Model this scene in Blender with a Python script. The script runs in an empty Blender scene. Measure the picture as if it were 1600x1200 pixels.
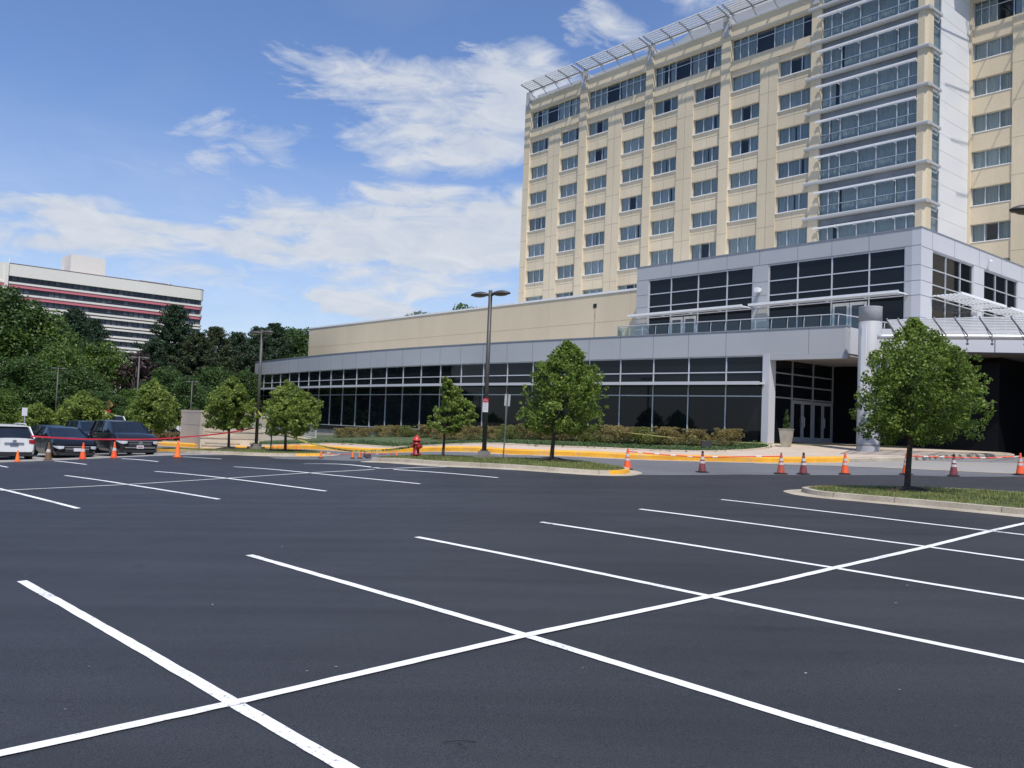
# Hotel and resurfaced car park, rebuilt as a 3D scene
# survey: camera, terrain levels and plan positions in metres
DATA = {"cam":[1378.572161,0.047925,0.038843,1.994854,0.714691],"ctrl":[[-5.426,10.034,0.025],[-1.779,6.007,0.054],[-3.412,11.856,0.129],[0.21,7.829,0.151],[-1.374,13.678,0.219],[2.244,9.651,0.219],[0.602,15.5,0.327],[4.258,11.473,0.313],[2.587,17.322,0.46],[6.316,13.295,0.417],[4.614,19.144,0.572],[8.257,15.116,0.513],[-12.048,21.336,-0.033],[-8.356,17.308,0.05],[-13.579,27.185,-0.061],[-9.917,23.158,0.069],[-6.217,19.13,0.162],[-11.569,29.007,0.05],[-7.916,24.98,0.201],[-4.298,20.952,0.277],[-9.569,30.829,0.193],[-5.989,26.802,0.332],[-2.266,22.774,0.409],[-7.549,32.651,0.3],[-4.027,28.623,0.448],[-0.289,24.596,0.537],[-18.266,32.33,-0.23],[-16.273,34.152,-0.127],[-14.242,35.974,-0.011],[-12.269,37.796,0.1],[0.0,0.0,0.0],[2.606,5.193,0.122],[4.308,7.368,0.203],[5.727,9.808,0.298],[-0.87,5.016,0.057],[3.988,29.8,0.687],[6.51,29.8,0.688],[9.069,29.5,0.749],[11.202,29.5,0.832],[13.026,29.0,0.909],[14.579,29.0,0.916],[16.761,29.0,1.043],[11.121,38.0,0.862],[5.989,40.5,0.736],[14.229,37.5,1.03],[13.227,45.6,1.372],[16.59,41.0,1.261],[20.958,36.0,1.273],[26.775,46.0,1.505],[-14.072,37.5,0.136],[-20.244,36.5,-0.239],[-18.197,42.3,-0.131],[-20.59,41.0,-0.283],[-21.551,38.5,-0.313],[-20.802,58.0,-0.11],[-14.88,52.0,-0.009],[-6.868,48.5,0.345],[-3.309,31.5,0.673],[-0.885,32.0,0.667],[1.406,30.0,0.771],[0.131,42.0,0.635],[-2.628,38.0,0.658],[-14.016,44.5,0.166],[-10.961,43.0,0.235],[-8.324,39.0,0.236],[-4.869,34.5,0.461],[-7.385,52.0,0.695],[0.123,45.0,0.993],[6.417,43.5,1.113],[-13.517,62.0,0.397],[-12.128,48.5,0.229],[-22.692,62.0,-0.138],[-31.21,62.0,-0.289],[-40.29,70.0,-0.78],[10.597,23.5,0.676],[3.287,27.5,0.634],[7.536,20.6,0.623],[9.792,16.8,0.606],[0.0,90.0,1.2],[30.8,84.6,1.2],[57.9,68.9,1.2],[77.9,45.0,1.2],[88.6,15.6,0.8],[88.6,-15.6,-0.4],[77.9,-45.0,-0.4],[57.9,-68.9,-0.4],[30.8,-84.6,-0.4],[0.0,-90.0,-0.4],[-30.8,-84.6,-0.4],[-57.9,-68.9,-0.4],[-77.9,-45.0,-0.4],[-88.6,-15.6,-0.4],[-88.6,15.6,-0.3],[-77.9,45.0,-0.3],[-57.9,68.9,-0.3],[-30.8,84.6,-0.3],[0.0,260.0,-0.5],[130.0,225.2,-0.5],[225.2,130.0,-0.5],[260.0,0.0,-0.5],[225.2,-130.0,-0.5],[130.0,-225.2,-0.5],[0.0,-260.0,-0.5],[-130.0,-225.2,-0.5],[-225.2,-130.0,-0.5],[-260.0,-0.0,-0.5],[-225.2,130.0,-0.5],[-130.0,225.2,-0.5],[-6.0,-6.0,-0.15],[8.0,-6.0,0.1],[0.0,-12.0,-0.1],[14.0,-2.0,0.5],[-10.0,2.0,-0.2],[25.0,10.0,1.0],[-22.0,8.0,-0.5]],"e1":[0.741,0.6715],"e2":[-0.6715,0.741],"near":[[[-5.424,10.031],[-1.779,6.006],[-0.871,5.017],[1.907,1.991]],[[-3.413,11.858],[0.21,7.832],[2.606,5.193],[3.873,3.797]],[[-1.374,13.678],[2.243,9.648],[4.307,7.367],[5.9,5.607]],[[0.602,15.497],[4.258,11.472],[5.725,9.806],[7.86,7.382]],[[2.587,17.321],[6.316,13.295],[7.149,12.254],[9.721,9.04]],[[4.618,19.159],[8.251,15.107],[8.572,14.701],[11.631,10.832]]],"spine_near":[[-7.32,1.132],[-2.812,5.091],[-1.777,6.0],[0.21,7.832],[2.243,9.648],[4.258,11.472],[6.316,13.295],[8.251,15.107],[9.368,16.071],[10.257,16.877]],"far":[[[-15.677,25.343],[-12.051,21.341],[-8.358,17.313]],[[-13.58,27.187],[-9.914,23.151],[-6.216,19.125]],[[-11.563,28.991],[-7.919,24.987],[-4.297,20.947]],[[-9.586,30.882],[-5.992,26.815],[-2.266,22.77]],[[-7.539,32.609],[-4.018,28.562],[-0.289,24.606]]],"spine_far":[[-16.598,17.221],[-12.152,21.25],[-12.051,21.341],[-9.914,23.151],[-7.919,24.987],[-5.992,26.815],[-4.018,28.562],[-2.001,28.578]],"third":[[[-20.617,34.927],[-18.267,32.333]],[[-18.538,36.152],[-16.273,34.152]],[[-16.174,36.994],[-14.215,35.908]],[[-13.914,37.73],[-12.252,37.745]]],"lotedge":[[-20.398,35.536],[-17.935,37.327],[-14.152,39.524],[-11.386,40.865],[-10.272,38.912],[-8.104,37.975],[-4.611,32.676],[-1.976,28.802],[0.104,27.263],[2.025,26.582],[3.453,27.559],[4.065,27.378],[7.652,28.978],[12.578,28.741],[16.532,28.39]],"islR":[[7.26,22.224],[7.103,21.453],[7.166,20.822],[7.466,20.407],[8.017,19.943],[8.543,19.495],[9.372,18.357],[9.797,16.809]],"islM":[[-4.818,31.421],[-3.352,29.916],[-1.984,28.919],[0.104,27.371],[2.034,26.701],[2.843,27.055],[3.37,27.863],[3.66,28.907]],"islL":[[-16.127,44.307],[-13.338,39.652],[-11.885,39.588],[-10.027,40.166],[-8.69,40.69],[-8.492,42.025]],"kerb":[[-21.841,57.431],[-18.892,56.079],[-14.844,51.874],[-10.187,47.63],[-6.834,48.264],[-5.158,45.78],[-2.31,42.179],[0.131,41.925],[3.087,40.888],[5.983,40.46],[8.667,39.35],[11.064,37.805],[12.55,37.343],[14.284,37.287]],"kerb_end":[[14.284,37.287],[16.413,37.529],[17.865,38.315]],"cones":[[3.983,29.765],[6.509,29.794],[9.071,29.505],[9.773,29.37],[11.134,29.32],[13.065,29.086],[14.535,28.911],[16.777,29.028],[-14.042,37.493],[-20.083,36.213],[-19.277,37.065],[-18.125,37.666],[-16.847,37.78]],"smallcones":[[-8.377,40.393],[-6.601,38.151],[-6.111,37.026],[-4.696,38.097],[-12.717,48.211],[-13.047,50.636],[-11.874,48.042],[-11.321,47.761]],"strip":[[10.492,37.715],[11.926,36.264],[13.265,34.95],[15.267,32.231],[17.147,29.447]],"roadline":[[2.821,37.286],[6.37,34.563]],"obj":{"hydrant":[-3.316,31.5,0.82,0.663],"t3":[-2.419,32.0,0.815,0.676],"lamp1":[-0.913,32.0,0.804,0.673],"sign":[-0.213,31.2,0.838,0.706],"t2":[1.437,30.3,0.891,0.764],"lamp2":[-12.885,45.0,0.423,0.204],"t4":[-14.124,44.5,0.387,0.159],"t5":[-10.908,43.0,0.423,0.235],"post5":[-11.864,44.0,0.423,0.227],"t1":[10.573,23.3,0.79,0.675],"t6":[-21.111,52.0,-0.288,-0.259],"t7":[-34.188,60.0,-0.37,-0.388],"t8":[-30.243,58.0,-0.183,-0.309],"t9":[-29.359,59.0,-0.166,-0.279],"suv":[-17.649,42.3,-0.094,-0.087],"sedan":[-19.999,41.0,-0.26,-0.246],"wagon":[-21.537,38.5,-0.313,-0.312],"planter":[13.848,44.2,1.287,1.311],"column":[16.649,41.0,1.278,1.263],"lampR":[11.371,19.0,0.873,0.674],"l3":[-30.098,71.0,2.167,-0.384],"l4":[-52.022,101.0,1.882,-0.303],"l5":[-40.952,113.0,2.539,-0.086],"suvb":[-22.366,49.0,0.279,-0.329],"carb":[-23.642,48.0,0.247,-0.375],"whitecar":[-25.692,66.0,-0.145,-0.191],"whitevan":[-27.603,60.0,-0.115,-0.245]},"walls":{"a":[-22.181,60.0,0.009,-0.135],"b":[-19.791,57.0,0.075,-0.1],"c":[-18.347,64.0,0.175,0.102],"d":[-13.722,64.0,0.354,0.415]},"lines":{"red":[[-19.921,36.8,0.811],[-19.274,37.2,0.778],[-18.587,38.0,0.731],[-17.856,38.8,0.734],[-17.08,39.6,0.747],[-16.339,40.6,0.775],[-15.544,41.6,0.867],[-14.692,42.6,0.986],[-13.847,43.8,1.158],[-13.007,44.85,1.395]],"yel1":[[-12.954,45.0,2.342],[-11.855,44.0,1.473],[-10.857,42.9,1.141],[-9.801,41.5,0.956],[-8.46,39.5,0.797],[-7.075,37.5,0.719],[-6.139,36.0,0.743],[-4.817,34.0,0.888],[-3.903,32.5,1.046],[-3.314,31.35,1.153]],"yel2":[[1.545,30.2,1.991],[2.217,29.8,1.985],[3.02,29.2,1.965],[3.968,28.4,1.924],[4.876,27.7,1.855],[6.057,26.7,1.792],[7.162,25.8,1.789],[8.356,24.9,1.807],[9.484,24.1,1.841],[10.554,23.3,1.874]]},"fascia_raw":[[-85.18,39.1],[-71.09,37.63],[-58.33,37.3],[-54.68,37.19],[-49.4,37.06],[-43.54,37.64],[-36.49,38.65],[-33.62,38.83],[-30.65,39.32],[-25.93,39.76],[-21.76,40.28]],"fpoly":[-0.00974,-0.21625,-1.44897,-2.63506,39.38181],"mull":[-85.09,-83.22,-81.48,-78.85,-76.15,-73.81,-71.43,-68.98,-66.52,-64.19,-61.97,-59.66,-57.35,-55.15,-52.94,-50.74,-48.47,-46.2,-44.0,-41.74,-39.48,-37.22,-34.95,-32.72,-30.43,-28.09,-25.9],"clouds":[[-0.2021,0.3564,0.0862,0.0381,0.55],[-0.1005,0.3487,0.1102,0.0453,0.7],[-0.0139,0.3859,0.0664,0.0319,0.75],[-0.0257,0.3194,0.0809,0.0333,0.6],[-0.3065,0.3021,0.0751,0.0288,0.45],[-0.4002,0.2889,0.0509,0.0187,0.2],[-0.1183,0.2632,0.0875,0.0218,0.7],[-0.2722,0.233,0.0762,0.0301,0.6],[-0.1596,0.2222,0.1377,0.0344,0.9],[-0.0645,0.1999,0.1241,0.0351,0.9],[-0.0073,0.2307,0.0731,0.0417,0.8],[-0.3635,0.203,0.0991,0.0197,0.55],[-0.469,0.2182,0.0538,0.0218,0.6],[-0.52,0.2104,0.051,0.0152,0.5],[-0.4497,0.1923,0.0672,0.0222,0.55],[-0.4186,0.1768,0.095,0.0291,0.6],[-0.2694,0.1787,0.062,0.0205,0.5],[-0.5283,0.1627,0.062,0.0184,0.4],[-0.1207,0.1578,0.138,0.0227,0.5],[-0.1765,0.1296,0.0462,0.0212,1.0],[-0.1409,0.1281,0.0431,0.0178,0.6],[0.095,0.4261,0.0583,0.0247,0.6],[-0.335,0.1556,0.1355,0.0336,0.3],[0.3049,0.5072,0.1889,0.0649,0.4],[-0.2326,0.1294,0.2143,0.0279,0.25],[-0.4012,0.1985,0.1233,0.0169,0.75],[-0.3042,0.1993,0.138,0.0202,0.75],[-0.4659,0.1646,0.0975,0.0191,0.5],[-0.2082,0.2011,0.1142,0.0207,0.85],[-0.1239,0.2281,0.1385,0.0242,0.9],[-0.3859,0.1473,0.1311,0.0199,0.45],[-0.15,0.1702,0.1449,0.0211,0.5],[-0.0814,0.2516,0.0438,0.0152,0.7],[-0.4961,0.186,0.0523,0.0155,0.5],[-0.0203,0.3629,0.0884,0.0388,1.0],[-0.0624,0.3177,0.0882,0.03,0.8],[-0.1424,0.3124,0.0654,0.033,0.6],[-0.1766,0.1303,0.0369,0.017,1.7],[-0.1479,0.1263,0.0358,0.0142,1.2]]}
import bpy, bmesh, math, random
import numpy as np
from mathutils import Vector, Matrix
R_ = math.radians
scene = bpy.context.scene
col = scene.collection
F_PX, PITCH, ROLL, CAM_H, TY = DATA['cam']

# ------------------------------------------------------------------ terrain
CT = np.array(DATA['ctrl'])
def _tps():
    n = len(CT); X = CT[:, :2]
    r = np.hypot(X[:, None, 0]-X[None, :, 0], X[:, None, 1]-X[None, :, 1])
    K = np.where(r > 0, r*r*np.log(np.maximum(r, 1e-9)), 0)
    P = np.c_[np.ones(n), X]
    M = np.block([[K+.6*np.eye(n), P], [P.T, np.zeros((3, 3))]])
    return np.linalg.solve(M, np.r_[CT[:, 2], 0, 0, 0])
TS = _tps()
def GV(xy):
    xy = np.asarray(xy, float).reshape(-1, 2)
    out = np.empty(len(xy))
    for i in range(0, len(xy), 4000):
        q = xy[i:i+4000]
        r2 = (q[:, None, 0]-CT[None, :, 0])**2+(q[:, None, 1]-CT[None, :, 1])**2
        k = .5*r2*np.log(np.maximum(r2, 1e-12))
        z = k@TS[:-3]+TS[-3]+q@TS[-2:]
        rr = np.hypot(q[:, 0], q[:, 1]); w = np.clip((rr-110)/120, 0, 1)
        out[i:i+4000] = z*(1-w)-.5*w
    return out
def G(x, y): return float(GV([(x, y)])[0])

# building frame: s runs along the hotel front (to the right and nearer), t away from the viewer
SX, SY = math.sin(TY), -math.cos(TY)
TX_, TY_ = math.cos(TY), math.sin(TY)
def W(s, t, z=0.0): return Vector((s*SX+t*TX_, s*SY+t*TY_, z))
def ST(x, y): return (x*SX+y*SY, x*TX_+y*TY_)
ROT = math.atan2(SY, SX)

# ------------------------------------------------------------------ materials
MATS = {}
def nodes_of(m):
    m.use_nodes = True
    return m.node_tree.nodes, m.node_tree.links
def mat(name, c, rough=.6, var=.12, scale=3., bump=0., bscale=40., metal=0., spec=.5, c2=None, stretch=None, coat=0., fine=0., fscale=200.):
    if name in MATS: return MATS[name]
    m = bpy.data.materials.new(name); N, L = nodes_of(m)
    b = N['Principled BSDF']
    b.inputs['Roughness'].default_value = rough; b.inputs['Metallic'].default_value = metal
    b.inputs['Specular IOR Level'].default_value = spec
    b.inputs['Coat Weight'].default_value = coat
    geo = N.new('ShaderNodeNewGeometry')
    src = geo.outputs['Position']
    if stretch:
        mp = N.new('ShaderNodeMapping'); mp.inputs['Scale'].default_value = stretch
        L.new(src, mp.inputs['Vector']); src = mp.outputs['Vector']
    nz = N.new('ShaderNodeTexNoise'); nz.inputs['Scale'].default_value = scale; nz.inputs['Detail'].default_value = 6
    L.new(src, nz.inputs['Vector'])
    rp = N.new('ShaderNodeValToRGB')
    rp.color_ramp.elements[0].position = .3; rp.color_ramp.elements[1].position = .72
    lo = c2 if c2 else [max(0, x*(1-var*1.6)) for x in c]
    hi = c if c2 else [min(1, x*(1+var)) for x in c]
    rp.color_ramp.elements[0].color = (*lo, 1); rp.color_ramp.elements[1].color = (*hi, 1)
    L.new(nz.outputs['Fac'], rp.inputs['Fac'])
    out = rp.outputs['Color']
    if fine:
        n3 = N.new('ShaderNodeTexNoise'); n3.inputs['Scale'].default_value = fscale; n3.inputs['Detail'].default_value = 3
        L.new(geo.outputs['Position'], n3.inputs['Vector'])
        mr = N.new('ShaderNodeMapRange'); mr.inputs['From Min'].default_value = .3; mr.inputs['From Max'].default_value = .7
        mr.inputs['To Min'].default_value = 1-fine; mr.inputs['To Max'].default_value = 1+fine
        L.new(n3.outputs['Fac'], mr.inputs['Value'])
        mx = N.new('ShaderNodeVectorMath'); mx.operation = 'SCALE'
        L.new(out, mx.inputs[0]); L.new(mr.outputs['Result'], mx.inputs['Scale']); out = mx.outputs['Vector']
    L.new(out, b.inputs['Base Color'])
    if bump:
        n2 = N.new('ShaderNodeTexNoise'); n2.inputs['Scale'].default_value = bscale; n2.inputs['Detail'].default_value = 4
        L.new(geo.outputs['Position'], n2.inputs['Vector'])
        bp = N.new('ShaderNodeBump'); bp.inputs['Strength'].default_value = bump; bp.inputs['Distance'].default_value = .02
        L.new(n2.outputs['Fac'], bp.inputs['Height']); L.new(bp.outputs['Normal'], b.inputs['Normal'])
    MATS[name] = m
    return m

def leafmat(name, dark, light, trans=.35, tip=None):
    if name in MATS: return MATS[name]
    m = bpy.data.materials.new(name); N, L = nodes_of(m)
    for n in list(N): N.remove(n)
    out = N.new('ShaderNodeOutputMaterial'); geo = N.new('ShaderNodeNewGeometry')
    nz = N.new('ShaderNodeTexNoise'); nz.inputs['Scale'].default_value = 1.3; nz.inputs['Detail'].default_value = 3
    L.new(geo.outputs['Position'], nz.inputs['Vector'])
    ad = N.new('ShaderNodeMath'); ad.operation = 'MULTIPLY_ADD'; ad.inputs[1].default_value = .55
    L.new(geo.outputs['Random Per Island'], ad.inputs[0]); 
    sb = N.new('ShaderNodeMath'); sb.operation = 'SUBTRACT'; sb.inputs[1].default_value = .25
    L.new(nz.outputs['Fac'], sb.inputs[0]); L.new(sb.outputs[0], ad.inputs[2])
    rp = N.new('ShaderNodeValToRGB'); e = rp.color_ramp.elements
    e[0].position = .1; e[0].color = (*dark, 1); e[1].position = .8; e[1].color = (*light, 1)
    if tip:
        k = rp.color_ramp.elements.new(.93); k.color = (*tip, 1)
    L.new(ad.outputs[0], rp.inputs['Fac'])
    d = N.new('ShaderNodeBsdfPrincipled'); d.inputs['Roughness'].default_value = .45; d.inputs['Specular IOR Level'].default_value = .35
    t = N.new('ShaderNodeBsdfTranslucent')
    L.new(rp.outputs['Color'], d.inputs['Base Color'])
    hs = N.new('ShaderNodeHueSaturation'); hs.inputs['Value'].default_value = 1.5; hs.inputs['Hue'].default_value = .485
    L.new(rp.outputs['Color'], hs.inputs['Color']); L.new(hs.outputs['Color'], t.inputs['Color'])
    mx = N.new('ShaderNodeMixShader'); mx.inputs['Fac'].default_value = trans
    L.new(d.outputs[0], mx.inputs[1]); L.new(t.outputs[0], mx.inputs[2]); L.new(mx.outputs[0], out.inputs['Surface'])
    MATS[name] = m
    return m

def glassmat(name, tint=(.5, .6, .65), refl=.35, f0=.06):
    if name in MATS: return MATS[name]
    m = bpy.data.materials.new(name); N, L = nodes_of(m)
    for n in list(N): N.remove(n)
    out = N.new('ShaderNodeOutputMaterial')
    tr = N.new('ShaderNodeBsdfTransparent'); tr.inputs['Color'].default_value = (*tint, 1)
    gl = N.new('ShaderNodeBsdfGlossy'); gl.inputs['Roughness'].default_value = .015; gl.inputs['Color'].default_value = (.85, .89, .93, 1)
    lw = N.new('ShaderNodeLayerWeight'); lw.inputs['Blend'].default_value = .25
    mr = N.new('ShaderNodeMapRange'); mr.inputs['To Min'].default_value = f0; mr.inputs['To Max'].default_value = refl+f0
    L.new(lw.outputs['Fresnel'], mr.inputs['Value'])
    mx = N.new('ShaderNodeMixShader'); L.new(mr.outputs['Result'], mx.inputs['Fac'])
    L.new(tr.outputs[0], mx.inputs[1]); L.new(gl.outputs[0], mx.inputs[2]); L.new(mx.outputs[0], out.inputs['Surface'])
    MATS[name] = m
    return m

# ------------------------------------------------------------------ mesh building
class MB:
    def __init__(s): s.v = []; s.f = []; s.mi = []; s.cur = 0
    def add(s, vs, fs):
        n = len(s.v); s.v += [tuple(v) for v in vs]
        for f in fs: s.f.append(tuple(i+n for i in f)); s.mi.append(s.cur)
    def box(s, x0, x1, y0, y1, z0, z1, T=None):
        p = [(x, y, z) for z in (z0, z1) for y in (y0, y1) for x in (x0, x1)]
        if T: p = [T(*q) for q in p]
        s.add(p, [(0, 2, 3, 1), (4, 5, 7, 6), (0, 1, 5, 4), (2, 6, 7, 3), (0, 4, 6, 2), (1, 3, 7, 5)])
    def quad(s, a, b, c, d): s.add([a, b, c, d], [(0, 1, 2, 3)])
    def ring(s, rings, closed=True, cap0=True, cap1=True):
        n = len(rings[0]); vs = [p for r in rings for p in r]; fs = []
        for i in range(len(rings)-1):
            for j in range(n if closed else n-1):
                k = (j+1) % n
                fs.append((i*n+j, i*n+k, (i+1)*n+k, (i+1)*n+j))
        if cap0: fs.append(tuple(range(n))[::-1])
        if cap1: fs.append(tuple((len(rings)-1)*n+j for j in range(n)))
        s.add(vs, fs)
    def lathe(s, prof, c=(0, 0, 0), n=20, sx=1, sy=1, cap=True):
        rs = []
        for r, z in prof:
            rs.append([(c[0]+sx*r*math.cos(2*math.pi*j/n), c[1]+sy*r*math.sin(2*math.pi*j/n), c[2]+z) for j in range(n)])
        s.ring(rs, True, cap, cap)
    def tube(s, pts, rad, n=8, cap=True):
        pts = [Vector(p) for p in pts]
        if not hasattr(rad, '__len__'): rad = [rad]*len(pts)
        rs = []; up = None
        for i, p in enumerate(pts):
            d = (pts[min(i+1, len(pts)-1)]-pts[max(i-1, 0)])
            if d.length < 1e-9: d = Vector((0, 0, 1))
            d.normalize()
            if up is None or abs(up.dot(d)) > .99:
                up = Vector((0, 0, 1)) if abs(d.z) < .9 else Vector((1, 0, 0))
            a = d.cross(up).normalized(); b = a.cross(d).normalized(); up = b
            rs.append([p+rad[i]*(math.cos(2*math.pi*j/n)*a+math.sin(2*math.pi*j/n)*b) for j in range(n)])
        s.ring(rs, True, cap, cap)
    def prism(s, poly, z0, z1):
        n = len(poly)
        f0 = z0 if callable(z0) else (lambda x, y: z0)
        f1 = z1 if callable(z1) else (lambda x, y: z1)
        vs = [(x, y, f0(x, y)) for x, y in poly]+[(x, y, f1(x, y)) for x, y in poly]
        fs = [tuple(range(n))[::-1], tuple(range(n, 2*n))]
        for i in range(n):
            j = (i+1) % n; fs.append((i, j, n+j, n+i))
        s.add(vs, fs)
    def mesh(s, name, mats, smooth=False, origin=(0, 0, 0), fix=False):
        me = bpy.data.meshes.new(name)
        ox, oy, oz = origin
        me.from_pydata([(x-ox, y-oy, z-oz) for x, y, z in s.v], [], s.f)
        if not isinstance(mats, (list, tuple)): mats = [mats]
        for m in mats: me.materials.append(m)
        if len(mats) > 1: me.polygons.foreach_set('material_index', s.mi)
        if smooth: me.polygons.foreach_set('use_smooth', [True]*len(me.polygons))
        if fix:
            bm = bmesh.new(); bm.from_mesh(me); bmesh.ops.recalc_face_normals(bm, faces=bm.faces); bm.to_mesh(me); bm.free()
        me.update()
        return me

def link(name, me, parent=None, loc=None, rz=0):
    o = bpy.data.objects.new(name, me); col.objects.link(o)
    if parent is not None: o.parent = parent
    if loc is not None: o.location = loc
    if rz: o.rotation_euler = (0, 0, rz)
    return o
def tag(o, label=None, cat=None, group=None, kind=None):
    if label: o['label'] = label
    if cat: o['category'] = cat
    if group: o['group'] = group
    if kind: o['kind'] = kind
    return o
def thing(name, loc, label, cat, group=None, rz=0):
    o = bpy.data.objects.new(name, None); col.objects.link(o); o.location = loc; o.rotation_euler = (0, 0, rz)
    o.empty_display_size = .2
    return tag(o, label, cat, group)
def part(name, mb, m, parent, smooth=False, fix=False, world=True):
    """mesh built in world coordinates, stored relative to its parent thing"""
    org = (0, 0, 0)
    if world:
        p = parent; org = Vector((0, 0, 0))
        while p is not None: org = org+Vector(p.location); p = p.parent
    return link(name, mb.mesh(name, m, smooth, org, fix), parent)
def lpart(name, mb, m, parent, smooth=False, fix=False, loc=None):
    return link(name, mb.mesh(name, m, smooth, (0, 0, 0), fix), parent, loc)
def struct(name, mb, m, smooth=False, kind='structure', fix=False):
    return tag(link(name, mb.mesh(name, m, smooth, (0, 0, 0), fix)), kind=kind)
def copy_tree(o, parent=None):
    c = o.copy(); col.objects.link(c)
    if parent is not None: c.parent = parent
    for ch in [x for x in o.children]: copy_tree(ch, c)
    return c

def sheet(name, poly, m, dz, step=1.0, kind='structure', thick=None, label=None):
    """flat region cut on a grid and laid over the terrain at height dz"""
    bm = bmesh.new()
    vs = [bm.verts.new((x, y, 0)) for x, y in poly]; bm.faces.new(vs)
    xs = [p[0] for p in poly]; ys = [p[1] for p in poly]
    for ax, lo, hi in ((0, min(xs), max(xs)), (1, min(ys), max(ys))):
        k = math.ceil(lo/step)*step
        while k < hi:
            if k > lo:
                co = (k, 0, 0) if ax == 0 else (0, k, 0); no = (1, 0, 0) if ax == 0 else (0, 1, 0)
                bmesh.ops.bisect_plane(bm, geom=bm.verts[:]+bm.edges[:]+bm.faces[:], plane_co=co, plane_no=no)
            k += step
    bmesh.ops.recalc_face_normals(bm, faces=bm.faces)
    if bm.faces and sum(f.normal.z for f in bm.faces) < 0: bmesh.ops.reverse_faces(bm, faces=bm.faces[:])
    if thick:
        ed = [e for e in bm.edges if len(e.link_faces) == 1]
        r = bmesh.ops.extrude_edge_only(bm, edges=ed)
        low = set(v for v in r['geom'] if isinstance(v, bmesh.types.BMVert))
    else: low = set()
    bm.verts.ensure_lookup_table()
    xy = [(v.co.x, v.co.y) for v in bm.verts]; z = GV(xy)
    for v, zz in zip(bm.verts, z): v.co.z = zz+dz-(thick if v in low else 0)
    me = bpy.data.meshes.new(name); bm.to_mesh(me); bm.free(); me.materials.append(m)
    return tag(link(name, me), kind=kind)

def resample(pts, step):
    out = [Vector(pts[0])]
    for a, b in zip(pts[:-1], pts[1:]):
        a = Vector(a); b = Vector(b); n = max(1, int(math.ceil((b-a).length/step)))
        for i in range(1, n+1): out.append(a.lerp(b, i/n))
    return out
def catmull(pts, k=6, closed=False):
    P = [Vector(p) for p in pts]; n = len(P); out = []
    rng = range(n if closed else n-1)
    for i in rng:
        if closed: a, b, c, d = P[(i-1) % n], P[i], P[(i+1) % n], P[(i+2) % n]
        else: a, b, c, d = P[max(i-1, 0)], P[i], P[i+1], P[min(i+2, n-1)]
        for j in range(k):
            t = j/k
            out.append(.5*((2*b)+(c-a)*t+(2*a-5*b+4*c-d)*t*t+(3*b-a-3*c+d)*t**3))
    if not closed: out.append(P[-1])
    return out
def offset(pts, d, closed=False):
    """shift a plan polyline to its left by d"""
    n = len(pts); out = []
    for i in range(n):
        a = pts[i-1] if (i or closed) else pts[0]; b = pts[(i+1) % n] if (i < n-1 or closed) else pts[-1]
        t = Vector((b[0]-a[0], b[1]-a[1])).normalized()
        out.append((pts[i][0]-t.y*d, pts[i][1]+t.x*d))
    return out
def band(mb, left, right, zl, zr, closed=False):
    """strip of quads between two plan polylines, heights above the terrain"""
    n = len(left)
    gl = GV([(p[0], p[1]) for p in left]); gr = GV([(p[0], p[1]) for p in right])
    vs = [(p[0], p[1], g+zl) for p, g in zip(left, gl)]+[(p[0], p[1], g+zr) for p, g in zip(right, gr)]
    fs = []
    for i in range(n if closed else n-1):
        j = (i+1) % n; fs.append((i, n+i, n+j, j))
    mb.add(vs, fs)

rnd = random.Random(7)
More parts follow.
